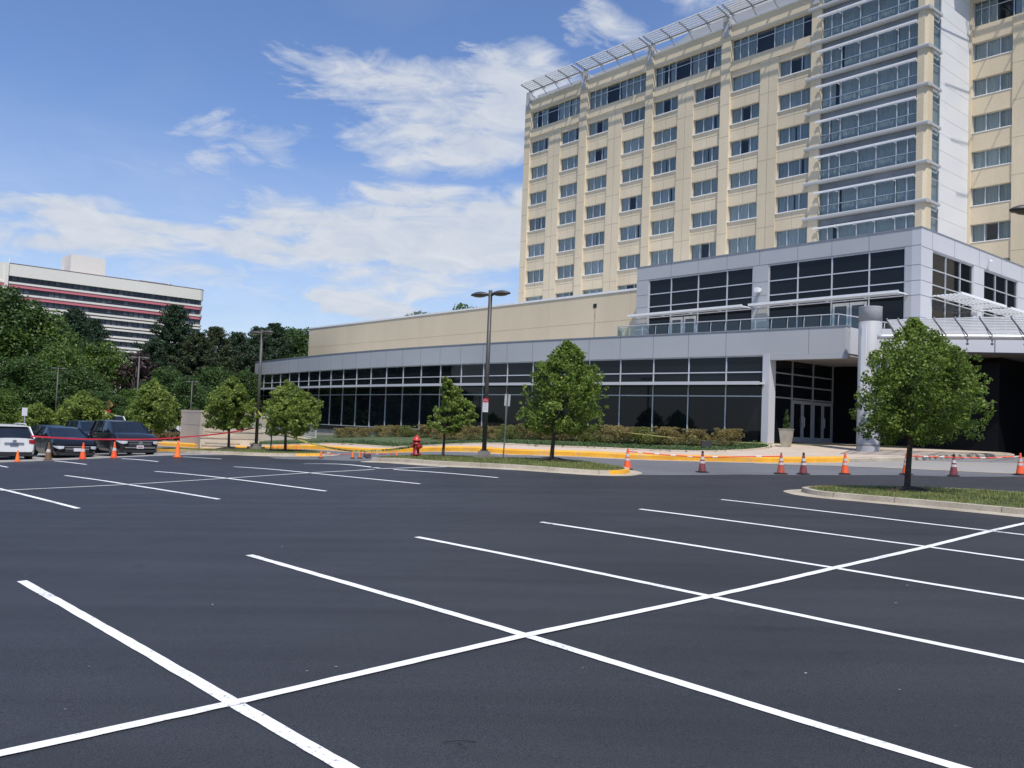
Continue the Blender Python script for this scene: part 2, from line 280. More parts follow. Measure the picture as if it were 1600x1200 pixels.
# ---- materials of the ground
def streaks(m):
    N, L = nodes_of(m); b = N['Principled BSDF']; src = b.inputs['Base Color'].links[0].from_socket
    g = N.new('ShaderNodeNewGeometry')
    mp = N.new('ShaderNodeMapping'); mp.inputs['Rotation'].default_value = (0, 0, R_(-42)); mp.inputs['Scale'].default_value = (.12, 1.6, 1); L.new(g.outputs['Position'], mp.inputs['Vector'])
    n = N.new('ShaderNodeTexNoise'); n.inputs['Scale'].default_value = 1.0; n.inputs['Detail'].default_value = 5; L.new(mp.outputs[0], n.inputs['Vector'])
    r1 = N.new('ShaderNodeMapRange'); r1.inputs['From Min'].default_value = .35; r1.inputs['From Max'].default_value = .65; r1.inputs['To Min'].default_value = .88; r1.inputs['To Max'].default_value = 1.12; L.new(n.outputs['Fac'], r1.inputs['Value'])
    n2 = N.new('ShaderNodeTexNoise'); n2.inputs['Scale'].default_value = 1.9; n2.inputs['Detail'].default_value = 7; n2.inputs['Roughness'].default_value = .65; L.new(g.outputs['Position'], n2.inputs['Vector'])
    r2 = N.new('ShaderNodeMapRange'); r2.inputs['From Min'].default_value = .60; r2.inputs['From Max'].default_value = .72; r2.inputs['To Min'].default_value = 1; r2.inputs['To Max'].default_value = .80; L.new(n2.outputs['Fac'], r2.inputs['Value'])
    vo = N.new('ShaderNodeTexVoronoi'); vo.inputs['Scale'].default_value = 95; L.new(g.outputs['Position'], vo.inputs['Vector'])
    r3 = N.new('ShaderNodeMapRange'); r3.inputs['From Min'].default_value = .0; r3.inputs['From Max'].default_value = .16; r3.inputs['To Min'].default_value = 1.55; r3.inputs['To Max'].default_value = 1; L.new(vo.outputs['Distance'], r3.inputs['Value'])
    a = N.new('ShaderNodeMath'); a.operation = 'MULTIPLY'; L.new(r1.outputs[0], a.inputs[0]); L.new(r2.outputs[0], a.inputs[1])
    a2 = N.new('ShaderNodeMath'); a2.operation = 'MULTIPLY'; L.new(a.outputs[0], a2.inputs[0]); L.new(r3.outputs[0], a2.inputs[1])
    v = N.new('ShaderNodeVectorMath'); v.operation = 'SCALE'; L.new(src, v.inputs[0]); L.new(a2.outputs[0], v.inputs['Scale']); L.new(v.outputs[0], b.inputs['Base Color'])
    rr = N.new('ShaderNodeMapRange'); rr.inputs['To Min'].default_value = .66; rr.inputs['To Max'].default_value = .46; L.new(n2.outputs['Fac'], rr.inputs['Value']); L.new(rr.outputs[0], b.inputs['Roughness'])
M_ground = mat('rough_grass_soil', (.07, .10, .035), .95, scale=.6, c2=(.035, .05, .02), fine=.35, fscale=14)
M_asph = mat('sealed_asphalt', (.041, .0435, .0495), .56, scale=.35, c2=(.0325, .0345, .0395), bump=.45, bscale=140, spec=.30, fine=.42, fscale=85)
streaks(M_asph)
M_street = mat('old_asphalt', (.155, .158, .168), .85, scale=.5, c2=(.12, .122, .13), bump=.2, bscale=90, fine=.2, fscale=45)
M_pale = mat('worn_concrete_pavement', (.33, .31, .285), .9, scale=.4, c2=(.27, .255, .235), bump=.15, bscale=60, fine=.12, fscale=30)
M_conc = mat('concrete', (.50, .44, .345), .85, scale=1.4, c2=(.33, .28, .21), bump=.2, bscale=50, fine=.14, fscale=22)
M_walk = mat('pink_sidewalk_concrete', (.56, .465, .37), .85, scale=.9, c2=(.48, .39, .30), fine=.08, fscale=30)
M_white = mat('road_paint_white', (.86, .86, .84), .6, scale=3, c2=(.76, .76, .75), fine=.05, fscale=60)
def wear(m, under=(.13, .135, .145), lo=.88, hi=.96):
    N, L = nodes_of(m); b = N['Principled BSDF']; src = b.inputs['Base Color'].links[0].from_socket
    g = N.new('ShaderNodeNewGeometry'); n = N.new('ShaderNodeTexNoise'); n.inputs['Scale'].default_value = 30; n.inputs['Detail'].default_value = 8; n.inputs['Roughness'].default_value = .75; L.new(g.outputs['Position'], n.inputs['Vector'])
    n2 = N.new('ShaderNodeTexNoise'); n2.inputs['Scale'].default_value = 1.1; n2.inputs['Detail'].default_value = 3; L.new(g.outputs['Position'], n2.inputs['Vector'])
    ad = N.new('ShaderNodeMath'); ad.operation = 'MULTIPLY_ADD'; ad.inputs[1].default_value = .55; L.new(n2.outputs['Fac'], ad.inputs[0]); L.new(n.outputs['Fac'], ad.inputs[2])
    rp = N.new('ShaderNodeValToRGB'); rp.color_ramp.elements[0].position = lo; rp.color_ramp.elements[0].color = (0, 0, 0, 1); rp.color_ramp.elements[1].position = hi; rp.color_ramp.elements[1].color = (.8, .8, .8, 1); L.new(ad.outputs[0], rp.inputs['Fac'])
    mx = N.new('ShaderNodeMix'); mx.data_type = 'RGBA'; L.new(rp.outputs['Color'], mx.inputs[0]); L.new(src, mx.inputs[6]); mx.inputs[7].default_value = (*under, 1); L.new(mx.outputs[2], b.inputs['Base Color'])
wear(M_white, lo=.86, hi=.94)
M_yel = mat('kerb_paint_yellow', (.90, .46, .03), .6, scale=1.5, c2=(.74, .34, .025), fine=.12, fscale=15)
wear(M_yel, (.42, .37, .28), .84, .90)
M_yline = mat('faded_yellow_line', (.42, .34, .17), .8, var=.1)
M_turf = mat('turf', (.17, .19, .06), .95, scale=1.6, c2=(.06, .095, .03), fine=.35, fscale=30)
M_mulch = mat('mulch', (.055, .035, .025), .95, scale=6, c2=(.03, .02, .015), bump=.6, bscale=25, fine=.4, fscale=60)

# ---- base terrain, one sheet to the horizon
def axis():
    a = list(np.arange(-48, 48.01, 1.2)); v = 48; st = 1.5
    while v < 3000: v += st; st *= 1.22; a.append(v); a.insert(0, -v)
    return np.array(sorted(a))
ax = axis(); ay = axis()+22
XX, YY = np.meshgrid(ax, ay); zz = GV(np.c_[XX.ravel(), YY.ravel()])-.012
nx = len(ax); ny = len(ay)
me = bpy.data.meshes.new('ground')
me.from_pydata(np.c_[XX.ravel(), YY.ravel(), zz].tolist(), [], [(j*nx+i, j*nx+i+1, (j+1)*nx+i+1, (j+1)*nx+i) for j in range(ny-1) for i in range(nx-1)])
me.materials.append(M_ground); me.polygons.foreach_set('use_smooth', [True]*len(me.polygons))
tag(link('ground', me), kind='structure')

KERB = [(-40.0, 69.0), (-30.0, 62.5), (-21.84, 57.4), (-18.7, 55.0), (-14.84, 51.9), (-10.9, 49.3), (-7.6, 47.3), (-5.1, 45.5), (-2.3, 43.6), (.13, 42.2),
        (3.09, 41.15), (5.98, 40.2), (8.67, 39.1), (11.06, 38.0), (12.6, 37.5), (14.3, 37.25)]
kerb = catmull([(x, y, 0) for x, y in KERB], 6)
KEND = [(14.3, 37.25), (15.4, 37.3), (16.6, 37.6), (17.9, 38.3), (20.5, 40.2), (24, 42)]
le = DATA['lotedge']
street_poly = [(-70, 20)]+[(-26, 31)]+[(x-.25, y-.6) for x, y in le]+[(40, 26.5), (40, 50), (24, 42.05), (17.9, 38.35), (14.3, 37.3)]+[(p.x, p.y) for p in reversed(kerb[:-1])]+[(-70, 90)]
sheet('street', street_poly, M_street, .004, 1.2)
sheet('parking_lot', [(-70, 10.5), (-46, 21.5), (-24, 33.4)]+le+[(22, 27.9), (40, 26.9), (40, -30), (-70, -30)], M_asph, .016, 1.2)
# paler strip under the parked cars and the driveway on the right
sheet('parking_apron', [(-46, 22.2), (-24, 34.0)]+[(x, y+.02) for x, y in le[:4]]+[(-12.5, 41.4), (-15.9, 44.0), (-18.2, 47), (-26, 47), (-46, 34)], M_pale, .009, 1.2)
sheet('driveway', DATA['strip']+[(22, 28.6), (40, 28), (40, 49), (24, 42.0), (20.5, 40.15), (17.9, 38.25), (16.6, 37.55), (15.4, 37.25), (14.3, 37.2), (12.6, 37.4)], M_pale, .009, 1.2)
mb = MB(); b_ = resample([(x, y, 0) for x, y in DATA['strip']], .5); band(mb, offset(b_, .16), offset(b_, -.16), .014, .014); struct('concrete_gutter_strip', mb, M_conc)

# ---- painted lines
def stripe(name, pts, w, m, dz=.022, jit=.004):
    P = resample([(p[0], p[1], 0) for p in pts], .16); mb = MB()
    L_ = offset(P, w/2); Rr = offset(P, -w/2)
    wob = [(rnd.uniform(-jit, jit), rnd.uniform(-jit, jit)) for _ in P]
    L_ = [(x+a, y+b) for (x, y), (a, b) in zip(L_, wob)]
    Rr = [(x-b, y+a) for (x, y), (a, b) in zip(Rr, wob)]
    band(mb, L_, Rr, dz, dz)
    return struct(name, mb, m)
for i, l in enumerate(DATA['near']): stripe('parking_line', l, .105, M_white, .022)
stripe('parking_centre_line', DATA['spine_near'], .105, M_white, .026)
for i, l in enumerate(DATA['far']): stripe('parking_line', l, .105, M_white, .022)
stripe('parking_centre_line', DATA['spine_far'], .105, M_white, .026)
for i, l in enumerate(DATA['third']): stripe('parking_line', l, .105, M_white, .022)
stripe('road_line', DATA['roadline'], .1, M_yline, .010)

# ---- kerb along the hotel side of the street: gutter, yellow face and top, then sidewalk
def kerb_run(pts, name_m, m, h=.21):
    P = [(p[0], p[1]) for p in pts]
    back = offset(P, .27); fr = offset(P, .0); fr2 = offset(P, .02)
    mb = MB(); band(mb, fr, fr, 0, h-.02); band(mb, fr, fr2, h-.02, h); band(mb, fr2, back, h, h+.035)
    struct(name_m, mb, m)
kerb_run(kerb, 'kerb', M_yel)
ke = catmull([(x, y, 0) for x, y in KEND], 5)
kerb_run(ke, 'kerb', M_conc, .17)
mb = MB(); band(mb, [(p.x, p.y) for p in kerb], offset(kerb, -.35), .010, .010); struct('gutter', mb, M_conc)

# sidewalk between the kerb and the planting bed / building
bedfront = [(-30, 66.2), (-21.8, 60.9), (-17, 56.4), (-13.6, 53.3), (-10.4, 51.2), (-8.2, 50.0), (-4.5, 47.5), (.14, 45.1), (3.5, 43.9), (6.6, 42.9), (9.6, 42.3), (11.6, 42.6), (12.9, 43.7), (13.15, 45.4)]
ko = [p for p in offset(kerb, 1.55) if p[0] < 6.2][::4]
bedfront = ko+[(7.2, 41.45), (8.8, 41.15), (10.4, 41.35), (11.9, 42.2), (12.9, 43.6), (13.15, 45.4)]
bedf = catmull([(x, y, 0) for x, y in bedfront], 4)
sw = offset(kerb, .26)
sheet('sidewalk', sw+[(15.3, 37.5), (16.5, 37.8), (17.8, 38.5), (20.4, 40.4), (24, 42.2), (24, 50), (16, 52)]+[(p.x, p.y) for p in reversed(bedf)], M_walk, .205, 1.2)
# planting bed
FP = DATA['fpoly']
def fpt(s): return float(np.polyval(FP, s/10))
back_s = list(np.linspace(-26, -86, 25))
bed_poly = [(p.x, p.y) for p in bedf]+[tuple(W(s, fpt(s)+.3)[:2]) for s in back_s]+[(-30, 80)]
sheet('planting_bed', bed_poly, mat('bed_soil_grass', (.085, .12, .04), .95, scale=1.5, c2=(.05, .065, .028), fine=.4, fscale=25), .22, 1.0)
mb = MB(); band(mb, [(p.x, p.y) for p in bedf], offset(bedf, .14), .27, .27); band(mb, [(p.x, p.y) for p in bedf], [(p.x, p.y) for p in bedf], .1, .27)
struct('bed_edging', mb, M_walk)

# ---- traffic islands with kerbs and grass
def island(pts, yellow=(), apron=.32, grass_n=5000, seed=1):
    P = catmull([(x, y, 0) for x, y in pts], 6, True)
    ar = sum(P[i].x*P[(i+1) % len(P)].y-P[(i+1) % len(P)].x*P[i].y for i in range(len(P)))
    if ar < 0: P.reverse()
    n = len(P)
    o0 = offset(P, -apron, True); i1 = offset(P, .02, True); i2 = offset(P, .17, True)
    P2 = [(p.x, p.y) for p in P]
    mb = MB()
    band(mb, o0, P2, .020, .030, True); band(mb, P2, i1, .030, .135, True); band(mb, i1, i2, .135, .14, True); band(mb, i2, i2, .14, .09, True)
    mb.cur = 0
    struct('island_kerb', mb, M_conc)
    jm = MB()
    for k in range(0, n, max(1, int(n/12))):
        a, b = Vector(P2[k]), Vector(i2[k]); d = (b-a).normalized(); t = Vector((-d.y, d.x))*.006
        z = G(a.x, a.y)
        jm.add([(a.x-t.x-d.x*.005, a.y-t.y-d.y*.005, z+.03), (a.x+t.x-d.x*.005, a.y+t.y-d.y*.005, z+.03), (a.x+t.x+d.x*.018, a.y+t.y+d.y*.018, z+.141), (a.x-t.x+d.x*.018, a.y-t.y+d.y*.018, z+.141), (b.x+t.x, b.y+t.y, z+.145), (b.x-t.x, b.y-t.y, z+.145)], [(0, 1, 2, 3), (3, 2, 4, 5)])
    struct('kerb_joints', jm, mat('joint_dark', (.10, .09, .075), .9))
    if yellow:
        ys = [p for p in range(n) if yellow[0] <= p/n <= yellow[1]]
        a0 = offset(P, -.004, True); a1 = offset(P, .018, True); a2 = offset(P, .165, True)
        mb = MB(); sel = lambda q: [q[k] for k in ys]
        band(mb, sel(a0), sel(a1), .03, .138); band(mb, sel(a1), sel(a2), .138, .144); struct('painted_kerb', mb, M_yel)
    sheet('island_turf', [tuple(p) for p in offset(P, .16, True)], M_turf, .13, .8)
    # grass blades, too many to count
    r = random.Random(seed); xs = [p[0] for p in P2]; ys_ = [p[1] for p in P2]; inner = offset(P, .2, True)
    def inside(x, y):
        c = False; j = n-1
        for i in range(n):
            if (inner[i][1] > y) != (inner[j][1] > y) and x < (inner[j][0]-inner[i][0])*(y-inner[i][1])/(inner[j][1]-inner[i][1])+inner[i][0]: c = not c
            j = i
        return c
    pts_ = []
    while len(pts_) < grass_n:
        x, y = r.uniform(min(xs), max(xs)), r.uniform(min(ys_), max(ys_))
        if inside(x, y): pts_.append((x, y))
    z = GV(pts_); mb = MB()
    for (x, y), g in zip(pts_, z):
        a = r.uniform(0, 6.28); w = r.uniform(.006, .014); h = r.uniform(.03, .075); lx, ly = r.uniform(-.03, .03), r.uniform(-.03, .03)
        mb.add([(x-w*math.cos(a), y-w*math.sin(a), g+.125), (x+w*math.cos(a), y+w*math.sin(a), g+.125), (x+lx, y+ly, g+.13+h)], [(0, 1, 2)])
    struct('grass', mb, leafmat('grass_blades', (.045, .070, .018), (.29, .30, .10), .3), kind='stuff')
    return P
ISL_R = [(7.45, 22.35), (7.22, 21.6), (7.32, 20.7), (8.0, 19.85), (9.0, 18.8), (10.4, 17.0), (12.5, 14.2), (14.5, 13.6), (15.8, 16.0), (14.2, 19.2), (12.6, 22.0), (11.3, 23.25), (9.8, 23.5), (8.3, 23.0)]
ISL_M = [(-5.0, 32.3), (-4.7, 31.35), (-3.4, 30.2), (-1.9, 29.0), (.1, 27.75), (1.7, 26.95), (2.9, 26.75), (3.7, 27.6), (3.85, 28.9), (3.1, 30.3), (1.9, 31.6), (-.3, 33.1), (-3.0, 34.2), (-4.6, 33.7)]
ISL_L = [(-15.9, 43.3), (-13.7, 41.3), (-11.6, 40.6), (-9.8, 40.7), (-8.7, 41.3), (-8.5, 42.3), (-9.2, 43.8), (-11, 45.5), (-13.5, 46.7), (-15.6, 46.3), (-16.4, 44.7)]
PR = island(ISL_R, (.88, .985), .42, 16000, 3)
PM = island(ISL_M, (.43, .535), .38, 14000, 4)
PL = island(ISL_L, (.27, .36), .35, 5000, 5)

# mulch rings round the island trees
def mulch(x, y, r, base=.14, h=.13):
    mb = MB(); rr = random.Random(int(x*100)); rings = []
    for k in range(6):
        q = 1-k/5; row = []
        for j in range(22):
            a = j/22*6.283; d = r*q*(1+.12*math.sin(3*a+x)+.05*rr.uniform(-1, 1)); px, py = x+d*math.cos(a), y+d*math.sin(a)
            row.append((px, py, G(px, py)+base-.02+h*(1-q*q)+rr.uniform(-.006, .006)))
        rings.append(row)
    mb.ring(rings, True, False, True)
    struct('mulch_ring', mb, M_mulch, True)
# small yellow kerb of the island behind the cars
mb = MB(); q = catmull([(-20.6, 51.6, 0), (-18.4, 50.2, 0), (-16.9, 50.9, 0), (-17.6, 52.4, 0), (-20.5, 53.4, 0)], 4, True); q2 = [(p.x, p.y) for p in q]
band(mb, q2, q2, .0, .14, True); band(mb, q2, offset(q, .2, True), .14, .14, True); struct('kerb', mb, M_yel)
sheet('island_turf', [(p.x, p.y) for p in q], M_turf, .12, .8)
# leaves, pebbles and scuffs on the fresh asphalt
mb = MB(); r = random.Random(11)
for k in range(60):
    y = r.uniform(5, 26); x = r.uniform(-.55, .55)*y; z = G(x, y)+.02; s = r.uniform(.006, .016); a = r.uniform(0, 6.28)
    mb.add([(x+s*math.cos(a+i*1.57), y+s*math.sin(a+i*1.57)*r.uniform(.4, 1), z+.004+r.uniform(0, .006)) for i in range(4)], [(0, 1, 2, 3)])
struct('grit', mb, mat('grit_pale', (.35, .33, .3), .9), kind='stuff')
mb = MB()
for (x, y, a, l) in [(-.33, 5.35, .15, .2), (-.24, 5.33, -.9, .09), (.9, 20.5, .1, .1)]:
    z = G(x, y)+.028; d = Vector((math.cos(a), math.sin(a), 0)); mb.tube([(x, y, z), (x+d.x*l/2, y+d.y*l/2, z+.008), (x+d.x*l, y+d.y*l, z)], .0028, 5)
struct('twigs', mb, mat('twig', (.025, .02, .015), .9), kind='stuff')

rnd = random.Random(21)
M_beige = mat('beige_precast', (.70, .59, .42), .8, scale=.35, c2=(.59, .495, .345), stretch=(1, 1, .35), fine=.05, fscale=8)
M_beige2 = mat('beige_stucco', (.69, .58, .405), .85, scale=.3, c2=(.62, .52, .36), stretch=(1, 1, .3), fine=.04, fscale=10)
def vary(m, amt):
    N, L = nodes_of(m); b = N['Principled BSDF']; src = b.inputs['Base Color'].links[0].from_socket
    o = N.new('ShaderNodeObjectInfo'); r = N.new('ShaderNodeMapRange'); r.inputs['To Min'].default_value = 1-amt; r.inputs['To Max'].default_value = 1+amt; L.new(o.outputs['Random'], r.inputs['Value'])
    v = N.new('ShaderNodeVectorMath'); v.operation = 'SCALE'; L.new(src, v.inputs[0]); L.new(r.outputs[0], v.inputs['Scale']); L.new(v.outputs[0], b.inputs['Base Color'])
vary(M_beige, .055)
M_joint = mat('precast_joint', (.30, .25, .18), .9)  # tan of the joint lines between precast panels
M_gjoint = mat('panel_joint', (.16, .165, .18), .8)
M_panel = mat('grey_metal_panel', (.46, .465, .47), .45, scale=.25, c2=(.41, .415, .42), spec=.4)
M_panel2 = mat('pale_metal_panel', (.60, .60, .61), .45, scale=.25, c2=(.54, .54, .56), spec=.4)
M_wpanel = mat('white_metal_panel', (.74, .745, .75), .5, scale=.3, c2=(.69, .695, .70))
M_alu = mat('aluminium', (.62, .63, .65), .38, metal=.35, var=.05)
M_mull = mat('mullion_metal', (.36, .37, .39), .45, metal=.2, var=.05)
M_white_t = mat('white_trim', (.8, .8, .79), .5, var=.04)
M_steel = mat('grey_steel', (.30, .31, .33), .45, metal=.3, var=.08)
M_dglass = mat('dark_glass', (.008, .011, .014), .03, var=.3, scale=.15, spec=.3)
M_spand = mat('spandrel_glass', (.20, .215, .225), .08, var=.25, scale=.3, spec=.5)
M_int = mat('dark_interior', (.018, .022, .028), .9)
M_curt = mat('curtain_fabric', (.74, .73, .68), .9, scale=1.1, c2=(.54, .55, .53), stretch=(9, 9, .25))
M_curt2 = mat('curtain_fabric_dim', (.60, .61, .61), .9, scale=1.3, c2=(.42, .45, .47), stretch=(9, 9, .25))
M_glass = glassmat('window_glass', (.62, .70, .73), .34, .05)
vary(M_curt, .16); vary(M_curt2, .2)
M_cleargl = glassmat('railing_glass', (.62, .74, .74), .4, .06)
M_dark = mat('dark_soffit', (.05, .045, .04), .8)
M_found = mat('foundation_concrete', (.56, .49, .41), .9, scale=1, c2=(.44, .39, .33))

def WT(s, t, z): return W(s, t, z)
def bb(mb, s0, s1, t0, t1, z0, z1): mb.box(s0, s1, t0, t1, z0, z1, WT)

# =============================================================== hotel tower
T0 = 65.73; S_L = -75.25; S_R = -29.4
tower = thing('hotel_tower', W(-52, 70, 0), 'tall beige hotel tower with rows of curtained windows and white slatted roof sunshades', 'building')
T2 = 73.4
SIL = [33.05-2.975*k for k in range(8)]
WC = [(-74.3, -71.3), (-69.4, -66.4), (-65.3, -62.25), (-60.35, -57.2), (-56.25, -53.2), (-51.35, -48.2), (-47.2, -44.1), (-42.3, -39.1)]
PIL = [(S_L, -74.3), (-66.4, -65.3), (-57.2, -56.25), (-48.2, -47.2), (-39.1, -38.2)]
ZB = 7.6
mb = MB()   # solid body behind the windows
bb(mb, S_L+.02, S_R-.6, T0+1.0, 85, 0, 39.2)
bb(mb, S_R-.6, -4, T2+1.0, 90, 0, 39.2)
part('wall', mb, M_beige, tower)
mb = MB(); bb(mb, S_L+.1, -38.3, T0+.95, T0+.99, ZB, 38); bb(mb, -38.3, -30.2, T0+.55, T0+.6, ZB, 46); bb(mb, -29.5, -12, T2+.95, T2+.99, ZB, 38)
part('interior', mb, M_int, tower)
def pier(s0, s1, t0, t1, z0, z1, name='pier', m=None):
    mb = MB(); bb(mb, s0, s1, t0, t1, z0, z1); return part(name, mb, m or M_beige, tower)
for s0, s1 in PIL: pier(s0, s1, T0, T0+.96, ZB, 39.0)
for a, b in [(-71.3, -69.4), (-62.25, -60.35), (-53.2, -51.35), (-44.1, -42.3)]: pier(a, b, T0+.12, T0+.96, ZB, 35.0)
BAYS = [(-74.3, -66.4), (-65.3, -57.2), (-56.25, -48.2), (-47.2, -39.1)]
for a, b in BAYS:
    pier(a, b, T0+.10, T0+.96, 34.98, 35.86, 'spandrel'); pier(a, b, T0+.06, T0+.96, 37.9, 39.2, 'parapet')
for a, b in WC:
    for k in range(7):
        z1 = SIL[k]; z0 = SIL[k+1]+1.43
        pier(a, b, T0+.22, T0+.96, z0, z1-.07, 'spandrel')
    pier(a, b, T0+.22, T0+.96, SIL[0]+1.43, 34.98, 'spandrel')
mb = MB()   # horizontal and vertical joints between the precast panels
for a, b in PIL:
    for k in range(0, 8): bb(mb, a+.001, b-.001, T0-.004, T0+.02, SIL[k]+1.9, SIL[k]+1.93)
for a, b in [(-71.3, -69.4), (-62.25, -60.35), (-53.2, -51.35), (-44.1, -42.3)]:
    for k in range(0, 8): bb(mb, a+.001, b-.001, T0+.116, T0+.14, SIL[k]+1.9, SIL[k]+1.93)
    bb(mb, (a+b)/2-.012, (a+b)/2+.012, T0+.112, T0+.14, ZB, 34.9)
for a, b in WC:
    for k in range(0, 7): bb(mb, a+.001, b-.001, T0+.214, T0+.24, SIL[k]-.62, SIL[k]-.59); bb(mb, (a+b)/2-.01, (a+b)/2+.01, T0+.216, T0+.24, SIL[k+1]+1.45, SIL[k]-.08)
part('panel_joints', mb, M_joint, tower)
mb = MB()
for a, b in BAYS: bb(mb, a-.0, b+.0, T0-.02, T0+1.1, 39.2, 39.28)
part('parapet_cap', mb, M_white_t, tower)

# one window of each curtain arrangement: frame > pane, curtain ; local x along the wall, y into it
def win_meshes(w, h, cols, tr=None, key=''):
    fr = MB(); n = len(cols)-1
    for k, x in enumerate(cols):
        hw = .035 if 0 < k < n else .03
        xx = min(max(x, .03), w-.03)
        fr.box(xx-hw, xx+hw, 0, .07, .03, h-.03)
    fr.box(0, w, -.005, .075, h-.035, h); fr.box(0, w, -.005, .075, 0, .035)
    if tr:
        for k in range(n): fr.box(cols[k]+.036, cols[k+1]-.036, .01, .06, tr-.025, tr+.025)
    pn = MB(); pn.quad((0, .04, 0), (w, .04, 0), (w, .04, h), (0, .04, h))
    return fr.mesh('window_frame_mesh'+key, M_alu), pn.mesh('pane_mesh'+key, M_glass)
def curtain_mesh(w, h, segs, m, key='', amp=.035):
    mb = MB()
    for x0, x1 in segs:
        n = max(2, int((x1-x0)/.07)); top = []; bot = []
        for i in range(n+1):
            x = x0+(x1-x0)*i/n; y = .17+amp*math.sin(i*1.9+x0*3)+.012*math.sin(i*.7)
            top.append((x, y, h)); bot.append((x, y+.01, 0))
        mb.add(top+bot, [(i, i+1, n+2+i, n+1+i) for i in range(n)])
    return mb.mesh('curtain_mesh'+key, m)
WW = 3.04; WH = 1.43
wf, wp = win_meshes(WW, WH, [0, 1.0, 2.02, WW])
CV = [[(0, 3.04)], [(0, 1.45), (1.62, 3.04)], [(0, 1.1), (2.0, 3.04)], [(0, 1.0), (1.75, 3.04)], [(0, .95), (2.1, 2.75)], [(0, 2.1), (2.3, 3.04)], [(0, 3.04)]]
cms = [curtain_mesh(WW, WH, sg, M_curt if i % 2 == 0 else M_curt2, '_%d' % i) for i, sg in enumerate(CV)]
sillm = MB(); sillm.box(-.03, WW+.03, -.30, .10, -.07, 0)
silme = sillm.mesh('window_sill_mesh', M_white_t)
def add_window(parent, s, t, z, fm, pm, cm, sm=None, sc=1.0):
    loc = W(s, t, z)-Vector(parent.location)
    f = link('window', fm, parent, loc, ROT); f.scale = (sc, 1, 1)
    link('pane', pm, f)
    if cm: link('curtain', cm, f)
    if sm: link('sill', sm, f)
    return f
pick = [0, 1, 2, 3, 4, 5, 6, 0, 6, 1, 0, 5, 0, 6, 1, 0, 6]
for i, (a, b) in enumerate(WC):
    for k in range(8):
        if SIL[k] < 12 and i < 3: continue
        if SIL[k] < 14.9 and i > 3: continue
        add_window(tower, a+.01, T0+.42, SIL[k], wf, wp, cms[rnd.choice(pick)], silme, (b-a-.02)/WW)
# long windows of the top floor
pw = 7.86; pf, pp = win_meshes(pw, 2.03, [0, .78, 1.6, 2.45, 4.2, 5.1, 5.95, 6.9, pw], 1.42, '_top')
pcs = [curtain_mesh(pw, 1.95, sg, M_curt, '_t%d' % i) for i, sg in enumerate([[(0, .7), (1.6, 2.4), (4.2, 5.8), (6.1, 7.8)], [(0, 2.4), (4.3, 7.8)], [(.1, 1.0), (1.8, 2.4), (4.3, 6.0), (6.9, 7.8)], [(0, 2.2), (4.2, 6.8)]])]
for i, (a, b) in enumerate(BAYS): add_window(tower, a+.01, T0+.36, 35.87, pf, pp, pcs[i], None, (b-a-.02)/pw)

# glazed bay between the last pier and the corner column
LEDGE = [34.95-2.965*k for k in range(-2, 8)]
bw = 8.0; bcols = [0, .80, 1.72, 3.28, 4.78, 6.38, 7.25, bw]
bf, bp = win_meshes(bw, 1.95, bcols, .80, '_bay')
bcs = [curtain_mesh(bw, 1.95, sg, M_curt, '_b%d' % i, .012) for i, sg in enumerate([[(0, .78), (.85, 3.2), (3.3, 7.9)], [(.05, 1.2), (1.5, 7.95)], [(0, 1.6), (1.9, 6.2), (6.4, 7.9)], [(0, 3.2), (3.3, 7.9)]])]
for k, z in enumerate(LEDGE):
    if z < 11: continue
    add_window(tower, -38.19, T0+.2, z+.17, bf, bp, bcs[(k*3+1) % 4], None, 1.0045)
    mb = MB(); bb(mb, -38.2, -30.15, T0+.24, T0+.5, z-.68, z-.17); part('spandrel_glass', mb, M_spand, tower)
    mb = MB()
    pr = [(T0-.10, z-.15), (T0-.18, z-.07), (T0-.18, z+.06), (T0-.11, z+.13), (T0+.27, z+.14), (T0+.27, z-.16), (T0-.05, z-.16)]
    mb.ring([[W(s, t, zz) for t, zz in pr] for s in (-39.5, -29.24)])
    bb(mb, -29.399, -29.22, T0+.272, T0+2.2, z-.10, z+.10)
    part('ledge', mb, M_panel, tower)
    if z > 13:
        mb = MB(); zs = z-1.02
        for j in range(2): bb(mb, -38.35, -30.05, T0-.40+j*.2, T0-.40+j*.2+.12, zs+.015*j, zs+.04+.015*j)
        bb(mb, -38.35, -30.05, T0-.46, T0-.402, zs-.03, zs+.10)
        for s in [-38.2+i*1.6 for i in range(6)]: bb(mb, s, s+.06, T0-.38, T0+.3, zs-.05, zs-.004)
        part('sunshade', mb, M_white_t, tower)
# corner column, narrow side windows, white side wall
ZT = 45
mb = MB(); mb.prism([tuple(W(s, t)[:2]) for s, t in [(-30.15, T0), (-29.62, T0-.02), (-29.40, T0+.2), (-29.40, T0+1.0), (-30.15, T0+.9)]], ZB, ZT)
part('corner_column', mb, M_beige, tower)
mb = MB()
bb(mb, -38.2, -29.62, T0+.6, T0+1.2, 40, ZT)
part('wall', mb, M_beige, tower)
swf, swp = win_meshes(1.35, 2.5, [0, 1.35], 1.7, '_side')
for z in LEDGE:
    if z < 11: continue
    loc = W(-29.42, T0+1.0, z+.2)-Vector(tower.location)
    f = link('window', swf, tower, loc, ROT+math.pi/2); link('pane', swp, f)
mb = MB(); bb(mb, -30.0, -29.66, T0+.9, T0+2.4, ZB, ZT); part('interior', mb, M_curt2, tower)
mb = MB(); bb(mb, -30.4, -29.45, T0+2.36, T2+1.1, ZB, ZT); part('side_wall', mb, M_wpanel, tower)
mb = MB()
for k in range(26):
    z = 10+k*1.32; bb(mb, -29.46, -29.443, T0+2.37, T2+.02, z, z+.018)
part('panel_joints', mb, mat('soft_joint', (.5, .5, .51), .7), tower)
